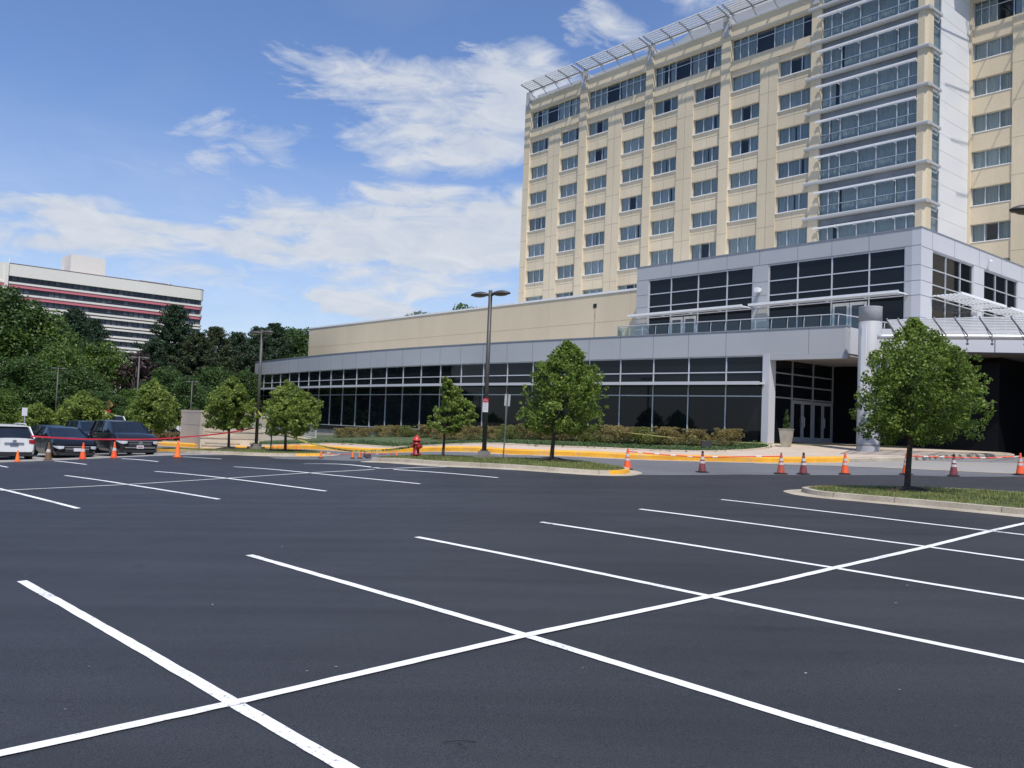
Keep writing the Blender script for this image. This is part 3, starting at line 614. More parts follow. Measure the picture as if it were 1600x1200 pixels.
# wing on the right, set back
pier(-29.445, -29.25, T2, T2+.96, ZB, 39.2)
RW = [(-29.25, -26.2), (-20.6, -17.5)]
for a, b in RW:
    for k in range(8):
        if SIL[k] < 11: continue
        z0 = SIL[k+1]+1.43 if k < 7 else 9
        pier(a, b, T2+.16, T2+.96, z0, SIL[k]-.07, 'spandrel')
        add_window(tower, a+.01, T2+.42, SIL[k], wf, wp, cms[rnd.choice(pick)], silme, (b-a-.02)/WW)
    pier(a, b, T2+.16, T2+.96, SIL[0]+1.43, 35.86, 'spandrel')
pier(-26.2, -23.6, T2+.05, T2+.96, ZB, 35.0); pier(-23.6, -20.6, T2, T2+.96, ZB, 39.2); pier(-29.25, -23.6, T2+.06, T2+.96, 37.9, 39.2, 'parapet'); pier(-26.2, -23.6, T2+.10, T2+.96, 35.0, 35.86, 'spandrel')
add_window(tower, -29.24, T2+.36, 35.87, pf, pp, pcs[1], None, 5.6/pw)
mb = MB()
for k in range(0, 8):
    bb(mb, -26.19, -23.61, T2+.046, T2+.06, SIL[k]+1.9, SIL[k]+1.93); bb(mb, -29.24, -26.21, T2+.208, T2+.17, SIL[k]-.62, SIL[k]-.59)
bb(mb, -24.9, -24.87, T2+.045, T2+.06, ZB, 35)
part('panel_joints', mb, M_joint, tower)
# rooftop: metal upstand, curved plant room, slatted sunshades on brackets
mb = MB(); bb(mb, -74.6, -38.3, T0+1.2, T0+1.4, 39.2, 40.25); bb(mb, -74.6, -38.3, 84, 84.3, 39.2, 40.25); part('roof_upstand', mb, M_panel, tower)
mb = MB(); N_ = 14; top = []
for i in range(N_+1):
    u = i/N_; top.append((-62+34*u, 40.2+4.6*math.sin(math.pi/2*min(1, u*1.5))))
mb.ring([[W(s, t, z) for s, z in [(-62, 39.2)]+top+[(-28, 39.2)]] for t in (T0+4, T0+12)]); part('plant_room', mb, M_panel, tower, fix=True)
def roofshade(a, b, t_in, t_out, z_in=40.1, z_out=40.42):
    mb = MB(); n = 7
    for j in range(n):
        u = j/(n-1); t = t_in+(t_out-t_in)*u; z = z_in+(z_out-z_in)*u
        bb(mb, a, b, t-.06, t+.06, z+.05, z+.13)
    f = part('roof_sunshade', mb, M_white_t, tower)
    mb = MB()
    m = 4
    for j in range(m+1):
        s = a+.12+(b-a-.24)*j/m
        mb.add([W(s-.04, t_in, z_in-.1), W(s+.04, t_in, z_in-.1), W(s+.04, t_out-.1, z_out-.06), W(s-.04, t_out-.1, z_out-.06), W(s-.04, t_in, z_in+.04), W(s+.04, t_in, z_in+.04), W(s+.04, t_out-.1, z_out+.045), W(s-.04, t_out-.1, z_out+.045)], [(0, 1, 2, 3), (4, 7, 6, 5), (0, 4, 5, 1), (2, 6, 7, 3), (0, 3, 7, 4), (1, 5, 6, 2)])
        mb.tube([W(s, T0+.6, 39.25), W(s, t_in-.5, z_in-.05)], .05, 6)
    mb.tube([W(a, t_in-.5, z_in-.06), W(b, t_in-.5, z_in-.06)], .07, 8)
    g = part('support_arm', mb, M_steel, f)
for a, b in [(-74.1, -65.9), (-65.4, -56.5), (-56.2, -47.3), (-47.0, -38.2)]: roofshade(a, b, 65.7, 63.9)
roofshade(-29.0, -20.5, T2-.1, T2-1.9)
for s in (-74.75, -65.85, -56.7, -47.7, -38.7):
    mb = MB(); bb(mb, s-.3, s+.3, T0-.12, T0+.2, 38.3, 40.3); bb(mb, s-.25, s+.25, T0+.2, T0+1.2, 39.3, 40.0); part('roof_bracket', mb, M_steel if 0 else M_panel, tower)

# =============================================================== beige hall block
hall = thing('function_hall', W(-66, 55, 0), 'long low windowless beige stucco hall behind the curved glass wing', 'building')
TH = 48.7
mb = MB(); bb(mb, -92.2, -41.32, TH, 64, 0, 12.3); part('wall', mb, M_beige2, hall)
mb = MB(); bb(mb, -92.26, -41.33, TH-.06, 64.06, 12.3, 12.45); part('parapet_cap', mb, M_white_t, hall)
mb = MB()
for s in (-78.8, -69.9, -61.0, -52.0, -43.2): bb(mb, s, s+.03, TH-.004, TH+.01, 7.3, 12.29)
bb(mb, -92.19, -41.33, TH-.006, TH+.01, 10.15, 10.19)
part('panel_joints', mb, mat('hall_joint', (.56, .46, .31), .9), hall)
mb = MB(); s0 = onf_s = -46.9
bb(mb, -46.95, -46.6, TH-.02, TH+.01, 11.3, 11.62); part('roof_scupper', mb, M_int, hall)
mb = MB(); bb(mb, -46.85, -46.7, TH-.003, TH+.01, 7.6, 11.28); part('water_stain', mb, mat('stain', (.52, .42, .28), .9), hall)

# =============================================================== curved glass wing
wing = thing('glass_wing', W(-55, 40, 0), 'single storey curved wing with a grey metal fascia over a long wall of black glass', 'building')
SL = -85.1; SPOST = -25.9; SEND = -21.76
def cpt(s, d=0.0):
    e = .05; ds = (fpt(s+e)-fpt(s-e))/(2*e); n = math.hypot(1, ds)
    return (s-ds/n*d, fpt(s)+d/n)      # d > 0 goes into the building
def cband(mb, s0, s1, d0, d1, z0, z1, n=None):
    n = n or max(1, int(abs(s1-s0)/1.2)); ss = [s0+(s1-s0)*i/n for i in range(n+1)]
    mb.ring([[W(*cpt(s, d0), z0), W(*cpt(s, d0), z1), W(*cpt(s, d1), z1), W(*cpt(s, d1), z0)] for s in ss])
mb = MB(); cband(mb, SL, SEND, 0, .5, 6.20, 7.5, 60); part('fascia', mb, M_panel, wing)
mb = MB(); cband(mb, SL-.02, SEND+.02, -.03, .53, 7.5, 7.56, 60); part('fascia_cap', mb, M_steel, wing)
MU = [-25.9-2.27*k for k in range(27)]; MU[-1] = SL+.02
mb = MB()
for s in MU[1:-1]+[-23.6]:
    cband(mb, s-.012, s+.012, -.004, .02, 6.21, 7.49, 1)
part('panel_joints', mb, M_gjoint, wing)
mb = MB(); cband(mb, SPOST+.3, SEND+.0, -.05, .35, 5.93, 6.19, 6); part('fascia_drip', mb, M_panel, wing)
# the end of the fascia turns back towards the round column
mb = MB(); bb(mb, SEND-.5, SEND, fpt(SEND)+.5, 47.1, 6.2, 7.5); part('fascia', mb, M_panel2, wing)
# roof and soffit
mb = MB(); ss = [SL+(SEND-SL)*i/40 for i in range(41)]
rp = [tuple(W(*cpt(s, .45))[:2]) for s in ss]+[tuple(W(SEND-.2, 49)[:2]), tuple(W(SL, 49)[:2])]
mb.prism(rp, 7.0, 7.25); part('roof', mb, mat('roof_gravel', (.4, .39, .37), .9), wing)
mb = MB(); ss = [-26+(SEND+26)*i/8 for i in range(9)]
mb.prism([tuple(W(*cpt(s, .3))[:2]) for s in ss]+[tuple(W(SEND-.1, 47.1)[:2]), tuple(W(-26.2, 47.1)[:2])], 6.06, 6.16); part('soffit', mb, mat('soffit_panel', (.30, .28, .27), .7), wing)
# glazing bays, each its own window
def gl_bay(s0, s1, k):
    mb = MB(); D_ = .16
    def vb(s, w=.03): cband(mb, s-w, s+w, D_-.06, D_+.04, 1.5, 6.2, 1)
    vb(s1 if k else s1-.03)
    for z in (6.17, 5.33, 4.06, 1.53): cband(mb, s0+.031, s1-.031, D_-.05, D_+.03, z-.03, z+.03, 2)
    f = part('window', mb, M_alu, wing)
    mb = MB(); cband(mb, s0+.02, s1-.02, D_+.0, D_+.02, 1.5, 6.19, 2); p_ = part('pane', mb, M_dglass, f)
for k in range(26): gl_bay(MU[k+1], MU[k], k)
mb = MB(); cband(mb, SL-.9, SPOST, -.62, .10, 4.66, 4.76, 50); cband(mb, SL-.9, SPOST, -.65, -.60, 4.63, 4.80, 50); part('sun_shelf', mb, M_panel2, wing)
mb = MB(); cband(mb, SL+.02, SPOST, .13, .4, 1.18, 1.50, 50); part('base_band', mb, mat('black_sill', (.02, .022, .026), .4), wing)
mb = MB(); cband(mb, SL, SPOST, .22, .6, -.6, 1.18, 50); part('foundation', mb, M_found, wing)
mb = MB(); bb(mb, SL, SL+.3, cpt(SL)[1]+.5, 49, -.6, 7.5); part('end_wall', mb, M_panel, wing)
mb = MB(); t_ = fpt(SPOST); bb(mb, -26.02, -25.62, t_-.05, t_+.55, .9, 6.19); part('corner_post', mb, M_panel2, wing)
mb = MB(); bb(mb, -26.1, -25.4, t_-.25, t_+.6, .9, 1.42); part('post_base', mb, M_conc, wing)
# entrance recess: glazed screen with two pairs of doors, then a glass back wall blackened like the shade there
S_D = -25.80
mul_t = [t_+.55, 42.2, 44.3, 46.4]
mb = MB()
for t in mul_t[1:]: bb(mb, S_D-.05, S_D+.05, t-.04, t+.04, 1.2, 6.06)
for z in (5.35, 4.72, 4.06):
    for a, b in zip(mul_t[:-1], mul_t[1:]): bb(mb, S_D-.04, S_D+.04, a+.041, b-.041, z-.035, z+.035)
ent = part('entrance_screen', mb, M_mull, wing)
mb = MB(); bb(mb, S_D-.02, S_D, mul_t[0], mul_t[1], 1.2, 6.05); bb(mb, S_D-.02, S_D, mul_t[1], mul_t[3], 4.0, 6.05); part('pane', mb, M_dglass, ent)
dz = G(*W(S_D, 44)[:2])+.208
for (a, b) in ((42.26, 43.24), (43.26, 44.24), (44.36, 45.34), (45.36, 46.34)):
    mb = MB()
    bb(mb, S_D, S_D+.05, a, a+.13, dz, 3.98); bb(mb, S_D, S_D+.05, b-.13, b, dz, 3.98); bb(mb, S_D, S_D+.05, a+.13, b-.13, 3.80, 3.98); bb(mb, S_D, S_D+.05, a+.13, b-.13, dz, dz+.28)
    d = part('door', mb, M_mull, wing)
    mb = MB(); bb(mb, S_D+.015, S_D+.03, a+.13, b-.13, dz+.28, 3.80); part('pane', mb, M_dglass, d)
    hs = b-.07 if a in (42.26, 44.36) else a+.07
    mb = MB(); mb.tube([W(S_D+.05, hs, dz+.8), W(S_D+.13, hs, dz+.85), W(S_D+.13, hs, dz+1.35), W(S_D+.05, hs, dz+1.4)], .016, 6); part('handle', mb, M_alu, d)
mb = MB(); bb(mb, -25.79, -17, 46.45, 46.7, .8, 6.06); bb(mb, -17.2, -17, 46.7, 60, .8, 6.3); bb(mb, -17, 20, 58, 58.3, .8, 6.3); part('back_wall', mb, mat('shaded_glass', (.006, .007, .009), .3, spec=.1), wing)  # walls coloured near-black for the deep shade under the canopy

# =============================================================== grey upper block
pod = thing('upper_lounge_block', W(-31, 52, 7.2), 'grey metal panelled upper storey block with black window walls above the entrance', 'building')
TP = 47.2; SP = -21.27; SPL = -41.31
def wall_open(s0, s1, opens, z0, z1, oz0, oz1, along='s', face=TP, m=M_panel):
    """wall with openings built of butted boxes"""
    mb = MB(); th = .5
    def B(a, b, za, zb):
        if along == 's': bb(mb, a, b, face, face+th, za, zb)
        else: bb(mb, face-th, face, a, b, za, zb)
    cur = s0
    for a, b in opens: B(cur, a, oz0, oz1); cur = b
    B(cur, s1, oz0, oz1); B(s0, s1, oz1, z1)
    if oz0 > z0: B(s0, s1, z0, oz0)
    return mb
F1 = [(-40.24, -31.77), (-30.66, -22.14)]
part('front_wall', wall_open(SPL, SP-.5, F1, 7.2, 13.55, 7.3, 12.58), M_panel, pod)
SD_ = [(48.6, 54.1), (55.6, 61.0), (62.3, 66.5)]
part('side_wall', wall_open(TP, 70, SD_, 7.2, 13.55, 7.3, 12.50, 't', SP, M_panel2), M_panel2, pod)
mb = MB(); bb(mb, SPL, SPL+.4, TP+.5, 66, 7.2, 13.55); bb(mb, SPL+.4, SP-.5, TP+.5, 69.9, 13.0, 13.3); part('roof', mb, M_panel, pod)
mb = MB(); bb(mb, SPL-.03, SP+.03, TP-.03, TP+.5, 13.55, 13.61); bb(mb, SP-.5, SP+.03, TP+.5, 70, 13.55, 13.61); part('parapet_cap', mb, M_steel, pod)
mb = MB()
for s in (-38.27, -36.0, -33.72, -31.3, -28.66, -26.46, -24.2): bb(mb, s-.012, s+.012, TP-.004, TP+.01, 12.62, 13.54)
bb(mb, SPL+.01, SP-.005, TP-.005, TP+.01, 12.60, 12.625)
for a, b in ((SPL+.01, -40.27), (-31.74, -30.69), (-22.11, SP-.005)):
    for z in (11.55, 10.7, 9.9, 8.7): bb(mb, a, b, TP-.005, TP+.01, z-.012, z+.012)
for t in (48.55, 51.4, 54.85, 58.2, 61.6): bb(mb, SP-.01, SP+.005, t-.012, t+.012, 12.55, 13.54)
bb(mb, SP-.01, SP+.006, TP+.01, 66, 12.52, 12.545)
for a, b in ((TP+.01, 48.57), (54.13, 55.57), (61.03, 62.27)):
    for z in (11.5, 10.7, 9.9, 8.7): bb(mb, SP-.01, SP+.006, a, b, z-.012, z+.012)
part('panel_joints', mb, M_gjoint, pod)
def win_wall(a, b, muls, zs, z0, z1, along, face, door=None):
    mb = MB(); d = .12
    def B(x0, x1, za, zb, e=0.0):
        if along == 's': bb(mb, x0, x1, face+d-.05-e, face+d+.05, za, zb)
        else: bb(mb, face-d-.05, face-d+.05+e, x0, x1, za, zb)
    for x in [a+.03]+muls+[b-.03]: B(x-.035, x+.035, z0, z1, .012)
    xs = [a+.03]+muls+[b-.03]
    for z in zs+[z1-.035]:
        for p_, q_ in zip(xs[:-1], xs[1:]): B(p_+.036, q_-.036, z-.03, z+.03)
    f = part('window', mb, M_alu, pod)
    mb = MB()
    if along == 's': bb(mb, a, b, face+d, face+d+.02, z0, z1)
    else: bb(mb, face-d-.02, face-d, a, b, z0, z1)
    part('pane', mb, M_dglass, f)
ZS = [11.56, 10.68, 9.93]
win_wall(*F1[0], [-38.27, -36.0, -33.72], ZS, 7.3, 12.58, 's', TP)
win_wall(*F1[1], [-28.66, -26.46, -24.2], ZS, 7.3, 12.58, 's', TP)
win_wall(*SD_[0], [50.44, 52.37], [11.5, 10.66, 9.9], 7.3, 12.5, 't', SP)
win_wall(*SD_[1], [57.5, 59.3], [11.5, 10.66, 9.9], 7.3, 12.5, 't', SP)
win_wall(*SD_[2], [64.2], [11.5, 10.66, 9.9], 7.3, 12.5, 't', SP)
for a in (-38.2, -37.1, -26.35, -25.3):
    mb = MB(); t = TP+.02
    bb(mb, a, a+.13, t, t+.05, 7.3, 9.8); bb(mb, a+.87, a+1.0, t, t+.05, 7.3, 9.8); bb(mb, a+.13, a+.87, t, t+.05, 9.62, 9.8)
    d = part('terrace_door', mb, M_alu, pod)
    mb = MB(); bb(mb, a+.13, a+.87, t+.02, t+.03, 7.3, 9.62); part('pane', mb, M_spand if 0 else mat('door_glass', (.05, .065, .075), .05), d)
def sunshade(a, b, along, face, out=1.0, z=9.98):
    mb = MB(); n = 7
    def B(x0, x1, o0, o1, za, zb):
        if along == 's': bb(mb, x0, x1, face-o1, face-o0, za, zb)
        else: bb(mb, face+o0, face+o1, x0, x1, za, zb)
    for j in range(n):
        o = .12+out*j/n; B(a+.05, b-.05, o, o+.11, z, z+.035)
    B(a, b, out+.08, out+.14, z-.05, z+.09)
    k = max(3, int((b-a)/2.2))
    for j in range(k+1):
        x = a+(b-a-.06)*j/k; B(x, x+.06, .005, out+.079, z-.045, z-.003)
    part('sunshade', mb, M_white_t, pod)
sunshade(-41.1, -31.75, 's', TP); sunshade(-31.3, -21.95, 's', TP)
sunshade(48.4, 54.6, 't', SP, 1.5); sunshade(55.3, 61.6, 't', SP, 1.5)
# floodlight and camera
mb = MB(); bb(mb, -31.33, -31.07, TP-.48, TP-.15, 10.88, 11.16); bb(mb, -31.3, -31.1, TP-.2, TP-.02, 11.0, 11.15); fl = MB()
f = thing('wall_floodlight', W(-31.2, TP, 11.0), 'white box floodlight fixed on the grey panel between the two terrace windows', 'floodlight')
part('housing', mb, M_white_t, f); mb = MB(); bb(mb, -31.24, -31.16, TP-.02, TP-.006, 10.9, 11.3); part('bracket', mb, M_steel, f)
f = thing('security_camera', W(SP, 56.2, 13.1), 'small white security camera high on the side wall of the grey block', 'camera')
mb = MB(); mb.tube([W(SP+.02, 56.2, 13.15), W(SP+.25, 56.1, 13.05)], .03, 6); part('bracket', mb, M_steel, f)
mb = MB(); mb.tube([W(SP+.18, 56.0, 13.05), W(SP+.42, 55.7, 12.9)], .08, 8); part('housing', mb, M_white_t, f)

# =============================================================== terrace railing
rail = thing('terrace_railing', W(-33, 41, 7.2), 'glass balustrade with a grey metal handrail along the terrace edge', 'railing')
path = [cpt(s, .55) for s in np.linspace(-35.6, SEND-.6, 16)]+[(SEND-.35, 43.0), (SEND-.2, 46.5)]
path = [(-36.9, cpt(-36.9, 2.6)[1])]+path
mb = MB(); mb.tube([W(s, t, 8.20) for s, t in path], .028, 8); part('handrail', mb, M_alu, rail)
acc = 0; last = None
for (a, b) in zip(path[:-1], path[1:]):
    va, vb = Vector(a), Vector(b); n = max(1, round((vb-va).length/1.75))
    for i in range(n):
        p0 = va.lerp(vb, i/n); p1 = va.lerp(vb, (i+1)/n)
        mb = MB(); mb.tube([W(p0.x, p0.y, 7.2), W(p0.x, p0.y, 7.9), W(p0.x+.0, p0.y+.05, 8.18)], .022, 6); part('post', mb, M_alu, rail)
        q0 = p0.lerp(p1, .06); q1 = p0.lerp(p1, .94)
        mb = MB(); mb.quad(W(q0.x, q0.y-.05, 7.35), W(q1.x, q1.y-.05, 7.35), W(q1.x, q1.y-.05, 8.12), W(q0.x, q0.y-.05, 8.12)); part('glass_panel', mb, M_cleargl, rail)

# =============================================================== round column and porte cochere
cx, cy = 16.80, 41.45; cr = .52; gz0 = G(cx, cy)+.14
colm = thing('round_column', (cx, cy, gz0), 'tall round grey clad column standing at the entrance corner', 'column')
mb = MB(); mb.lathe([(cr, -.3), (cr, 6.14), (cr-.02, 6.15), (cr-.02, 6.17), (cr, 6.18), (cr, 6.82)], (cx, cy, gz0), 48, cap=False)
part('shaft', mb, mat('column_cladding', (.40, .40, .405), .6, scale=.8, c2=(.34, .34, .345)), colm, True)
mb = MB(); mb.lathe([(cr+.01, 6.80), (cr+.01, 6.85), (.01, 6.86)], (cx, cy, gz0), 48); part('cap', mb, M_panel, colm)
mb = MB(); mb.lathe([(cr+.004, 2.34), (cr+.004, 2.36)], (cx, cy, gz0), 40, cap=False); mb.lathe([(cr+.004, .36), (cr+.004, .38)], (cx, cy, gz0), 40, cap=False); part('panel_joints', mb, M_gjoint, colm)
mb = MB(); an = math.atan2(-.93, -.37)-.50; dx, dy = math.cos(an), math.sin(an)
p = Vector((cx+dx*(cr+.01), cy+dy*(cr+.01), 0)); n = Vector((-dy, dx, 0))*.12; o2 = Vector((dx, dy, 0))*.05
mb.add([(p+n+Vector((0, 0, z))) for z in (gz0+2.5, gz0+6.0)]+[(p-n+Vector((0, 0, z))) for z in (gz0+6.0, gz0+2.5)]+[(p+n+o2+Vector((0, 0, z))) for z in (gz0+2.5, gz0+6.0)]+[(p-n+o2+Vector((0, 0, z))) for z in (gz0+6.0, gz0+2.5)], [(0, 1, 2, 3), (4, 5, 6, 7), (0, 1, 5, 4), (2, 3, 7, 6), (1, 2, 6, 5), (0, 3, 7, 4)])
part('light_strip', mb, M_wpanel, colm)

can = thing('entrance_canopy', (24, 42, 1.3), 'wide grey porte cochere with a white louvred edge held on a metal tube', 'canopy')
slab = [(17.7, 42.9), (21.95, 42.05), (24.1, 41.55), (31, 39.6), (44, 36.0), (52, 58), (30, 66)]+[tuple(W(SP+.1, 62)[:2]), tuple(W(SP+.1, 47.3)[:2])]
mb = MB(); mb.prism(slab, 6.40, 7.45); part('slab', mb, M_panel2, can)
mb = MB(); mb.prism([(x*.985+.35, y*.99+.45) for x, y in slab], 6.34, 6.395); part('soffit', mb, mat('canopy_soffit', (.10, .09, .085), .8), can)  # soffit colour darkened to keep the underside in shade
mb = MB()
for x, y in [(19.6, 42.52), (22.9, 41.83), (26.3, 40.93), (30.2, 39.83)]: mb.box(x-.012, x+.012, y-.03, y+.0, 6.42, 7.44)
part('panel_joints', mb, M_gjoint, can)
tp = catmull([(16.7, 40.4, 6.76), (18.4, 39.75, 6.76), (22.35, 38.5, 6.76), (28, 37.2, 6.76), (36, 35.6, 6.76)], 5)
mb = MB(); mb.tube(tp, .125, 14); part('edge_tube', mb, M_alu, can, True)
inner = catmull([(17.3, 39.8), (19.2, 39.1), (22.2, 38.2), (28, 36.9), (36, 35.2)], 6)
outer = catmull([(15.5, 36.5), (17.0, 35.55), (19.4, 34.25), (24.0, 32.8), (31.5, 31.3)], 6)
for j in range(11):
    u = j/10; mb = MB(); L_ = [a.lerp(b, u) for a, b in zip(inner, outer)]
    w = .075; l0 = offset([(p[0], p[1], 0) for p in L_], w); l1 = offset([(p[0], p[1], 0) for p in L_], -w)
    rg = []
    for (a, b) in zip(l0, l1): rg.append([(a[0], a[1], 6.88+u*.1), (b[0], b[1], 6.88+u*.1), (b[0], b[1], 6.92+u*.1), (a[0], a[1], 6.92+u*.1)])
    mb.ring(rg); part('louvre', mb, M_white_t, can)
ni = len(inner)
for k in range(0, ni, 2):
    a = Vector((inner[k][0], inner[k][1], 6.83)); b = Vector((outer[k][0], outer[k][1], 6.95)); c_ = Vector((inner[k][0], inner[k][1], 6.55)); d = (a-b).normalized()
    mb = MB(); mb.tube([b-d*.1+Vector((0, 0, .1)), b, a+d*.3], .032, 6); mb.tube([b.lerp(a, .35), c_+d*.3], .018, 6); mb.tube([c_+d*.3, a+d*.5], .035, 6)
    mb.lathe([(.02, -.06), (.06, -.04), (.06, .03), (.02, .05)], tuple(c_+d*.25+Vector((0, 0, -.1))), 10)
    part('bracket', mb, M_steel, can)
# downpipe beside the column
mb = MB(); mb.tube([(17.55, 41.15, 6.6), (17.45, 41.2, 2.0), (17.45, 41.1, 1.9)], .05, 8); tag(link('drain_pipe', mb.mesh('drain_pipe', M_steel)), 'thin grey drain pipe running down beside the round entrance column', 'pipe')

# planter with a conical shrub
px, py = 13.75, 44.0; gz = G(px, py)+.206
t = thing('planter', (px, py, gz), 'tapered beige planter standing beside the entrance doors', 'planter')
mb = MB(); a1, a2 = .20, .295
def sq(a, z, r=ROT+.3): return [(px+math.cos(r+k*math.pi/2+math.pi/4)*a*1.414, py+math.sin(r+k*math.pi/2+math.pi/4)*a*1.414, gz+z) for k in range(4)]
mb.ring([sq(a1, 0), sq(a2, .86), sq(a2+.02, .87), sq(a2+.02, .90), sq(a2-.04, .90), sq(a2-.05, .82)]); part('pot', mb, mat('planter_beige', (.40, .36, .285), .7), t)
mb = MB(); mb.ring([sq(a2-.055, .825), sq(a2-.06, .835)]); part('soil', mb, M_mulch, t)

O = DATA['obj']
M_bark = mat('bark', (.09, .065, .05), .95, scale=8, c2=(.045, .033, .027), bump=.6, bscale=30)
M_leafA = leafmat('linden_leaves', (.028, .060, .012), (.215, .31, .052), .42, tip=(.50, .53, .16))
M_leafB = leafmat('dark_leaves', (.016, .040, .011), (.080, .145, .032), .32)
M_leafC = leafmat('mid_leaves', (.022, .054, .011), (.125, .205, .036), .32)
M_pine = leafmat('pine_needles', (.012, .032, .016), (.045, .082, .036), .2)
M_pineb = leafmat('pine_needles_brown', (.018, .034, .016), (.075, .095, .038), .2)
M_plum = leafmat('plum_leaves', (.02, .012, .014), (.09, .045, .05), .25)

def leafmesh(name, clumps, per, size, m, seed, flat=.35, droop=.3, squash=.8):
    """many leaf quads scattered in clumps: (centre, radius)"""
    r = np.random.default_rng(seed); V = []; n = 0
    for (c, rad) in clumps:
        k = max(3, int(per*(rad**1.5)*r.uniform(.8, 1.2)))
        d = r.normal(size=(k, 3)); d /= np.linalg.norm(d, axis=1)[:, None]+1e-9
        q = rad*r.uniform(.25, 1, k)**.5
        P = np.array(c)+d*q[:, None]*np.array([1, 1, squash])
        nn = d*.7+r.normal(size=(k, 3))*.55+np.array([0, 0, flat]); nn /= np.linalg.norm(nn, axis=1)[:, None]
        a = np.cross(nn, r.normal(size=(k, 3))); a /= np.linalg.norm(a, axis=1)[:, None]+1e-9
        a[:, 2] -= droop; a /= np.linalg.norm(a, axis=1)[:, None]
        b = np.cross(nn, a); s = (size*r.uniform(.6, 1.25, k))[:, None]
        V.append(np.stack([P-a*s*.5, P+b*s*.33+nn*s*.06, P+a*s*.55, P-b*s*.33+nn*s*.06], 1).reshape(-1, 3)); n += k
    V = np.concatenate(V); me = bpy.data.meshes.new(name)
    me.from_pydata(V.tolist(), [], [(4*i, 4*i+1, 4*i+2, 4*i+3) for i in range(n)]); me.materials.append(m); me.update()
    return me

PROF = [(0, .42), (.08, .78), (.2, .96), (.35, 1), (.5, .93), (.65, .76), (.78, .54), (.88, .33), (.95, .18), (1, .04)]
PROF2 = [(0, .55), (.08, .88), (.2, 1.0), (.35, 1), (.5, .95), (.65, .8), (.78, .6), (.88, .38), (.95, .2), (1, .05)]
def profr(p, h): return float(np.interp(h, [a for a, b in p], [b for a, b in p]))
def small_tree_meshes(H, zb, R, seed, prof=PROF, nclump=170, crad=.27, per=620, lsize=.10, off=(0, 0), lean=(0, 0), lobes=None, m=None, topoff=0):
    """young street tree: returns trunk, crown ; H crown height, zb clear stem, R crown radius"""
    r = random.Random(seed); cl = []; ph = [r.uniform(0, 6.28) for _ in range(6)]
    for i in range(nclump):
        h = r.random()**.85; a = r.uniform(0, 6.283)
        lump = 1+.15*math.sin(2*a+ph[0]+4*h)+.12*math.sin(3*a+ph[1]-7*h)+.11*math.sin(5*a+ph[2]+11*h)
        rr = R*profr(prof, h)*lump; d = rr*(.25+.75*r.random()**.45)
        rad = crad*R/1.5*r.uniform(.6, 1.25)*(.55+.45*profr(prof, h))
        d = max(0, d-rad*.45)
        ob_ = off[0]*min(1, 4*h*(1-h)*1.1)+topoff*max(0, h-.5)*2; x = d*math.cos(a)+ob_; y = d*math.sin(a)+off[1]*h
        cl.append(((x+lean[0]*(zb+h*H), y+lean[1]*(zb+h*H), zb+h*H*.97+.03*H), rad))
    if lobes: cl += lobes
    n_sp = int(nclump*.35)
    for i in range(n_sp):    # single twigs reaching past the outline
        h = r.uniform(.05, 1); a = r.uniform(0, 6.283); rr = R*profr(prof, h)*1.02
        cl.append(((rr*math.cos(a)+off[0]*min(1, 4.4*h*(1-h))+topoff*max(0, h-.5)*2+lean[0]*(zb+h*H), rr*math.sin(a)+off[1]*h+lean[1]*(zb+h*H), zb+h*H+r.uniform(0, .1)), crad*.38*r.uniform(.6, 1.3)*R/1.5))
    crown = leafmesh('crown_mesh', cl, per*(1.5/R)**1.5, lsize, m or M_leafA, seed)
    mb = MB(); tr = max(.045, .034*R+.02)
    top = zb+H*.75
    pts = [(lean[0]*z+.02*math.sin(z*2+seed), lean[1]*z+.02*math.cos(z*1.7+seed), z) for z in [-.1, .05, zb*.5, zb, zb+H*.25, zb+H*.5, top]]
    mb.tube(pts, [tr*1.5, tr*1.15, tr, tr*.92, tr*.7, tr*.4, tr*.12], 9)
    for i in range(16):
        c, rad = cl[r.randrange(nclump)]
        z0 = zb+(c[2]-zb)*.35*r.uniform(.3, 1); b = (lean[0]*z0, lean[1]*z0, z0)
        mid = ((b[0]+c[0])/2, (b[1]+c[1])/2, (b[2]+c[2])/2-.05*R)
        mb.tube([b, mid, c], [tr*.42, tr*.28, tr*.07], 5)
    return mb.mesh('trunk_mesh', M_bark, True), crown
def place_tree(name, loc, tm, cm, label, cat='tree', group=None, rz=0, sc=1.0):
    t = thing(name, loc, label, cat, group, rz); t.scale = (sc, sc, sc)
    link('trunk', tm, t); link('crown', cm, t)
    return t
def px_w(px, D): return px*D/F_PX
# the six young trees that can be told apart: base, crown size from the photograph
M_leafY = leafmat('young_linden_leaves', (.045, .085, .016), (.26, .345, .07), .45, tip=(.54, .56, .20))
x, y = 9.93, 22.0
tm, cm = small_tree_meshes(3.05, 1.14, 1.46, 5, nclump=440, per=600, lsize=.082, crad=.26, lean=(.02, .0), off=(.27, 0), m=M_leafA, prof=[(0, .6), (.08, .88), (.2, 1.02), (.35, 1.05), (.5, .98), (.62, .92), (.72, .78), (.8, .6), (.87, .38), (.94, .18), (1, .05)], lobes=[((0, 0, 2.2), .7), ((.3, 0, 2.8), .6), ((.3, 0, 1.8), .6), ((-1.15, -.1, 2.3), .25), ((-1.0, -.2, 2.7), .22), ((-1.1, -.2, 1.7), .25), ((.85, -.2, 3.2), .25), ((1.15, .1, 2.9), .25), ((-.7, 0, 1.6), .35), ((-.9, -.3, 1.9), .3), ((1.1, .2, 1.6), .35), ((1.3, 0, 2.2), .3)])
place_tree('linden_tree', (x, y, G(x, y)+.14), tm, cm, 'leafy young tree on the grass island at the right, the nearest and largest tree'); mulch(x, y, .62, .14, .12)
x, y = 1.44, 30.3
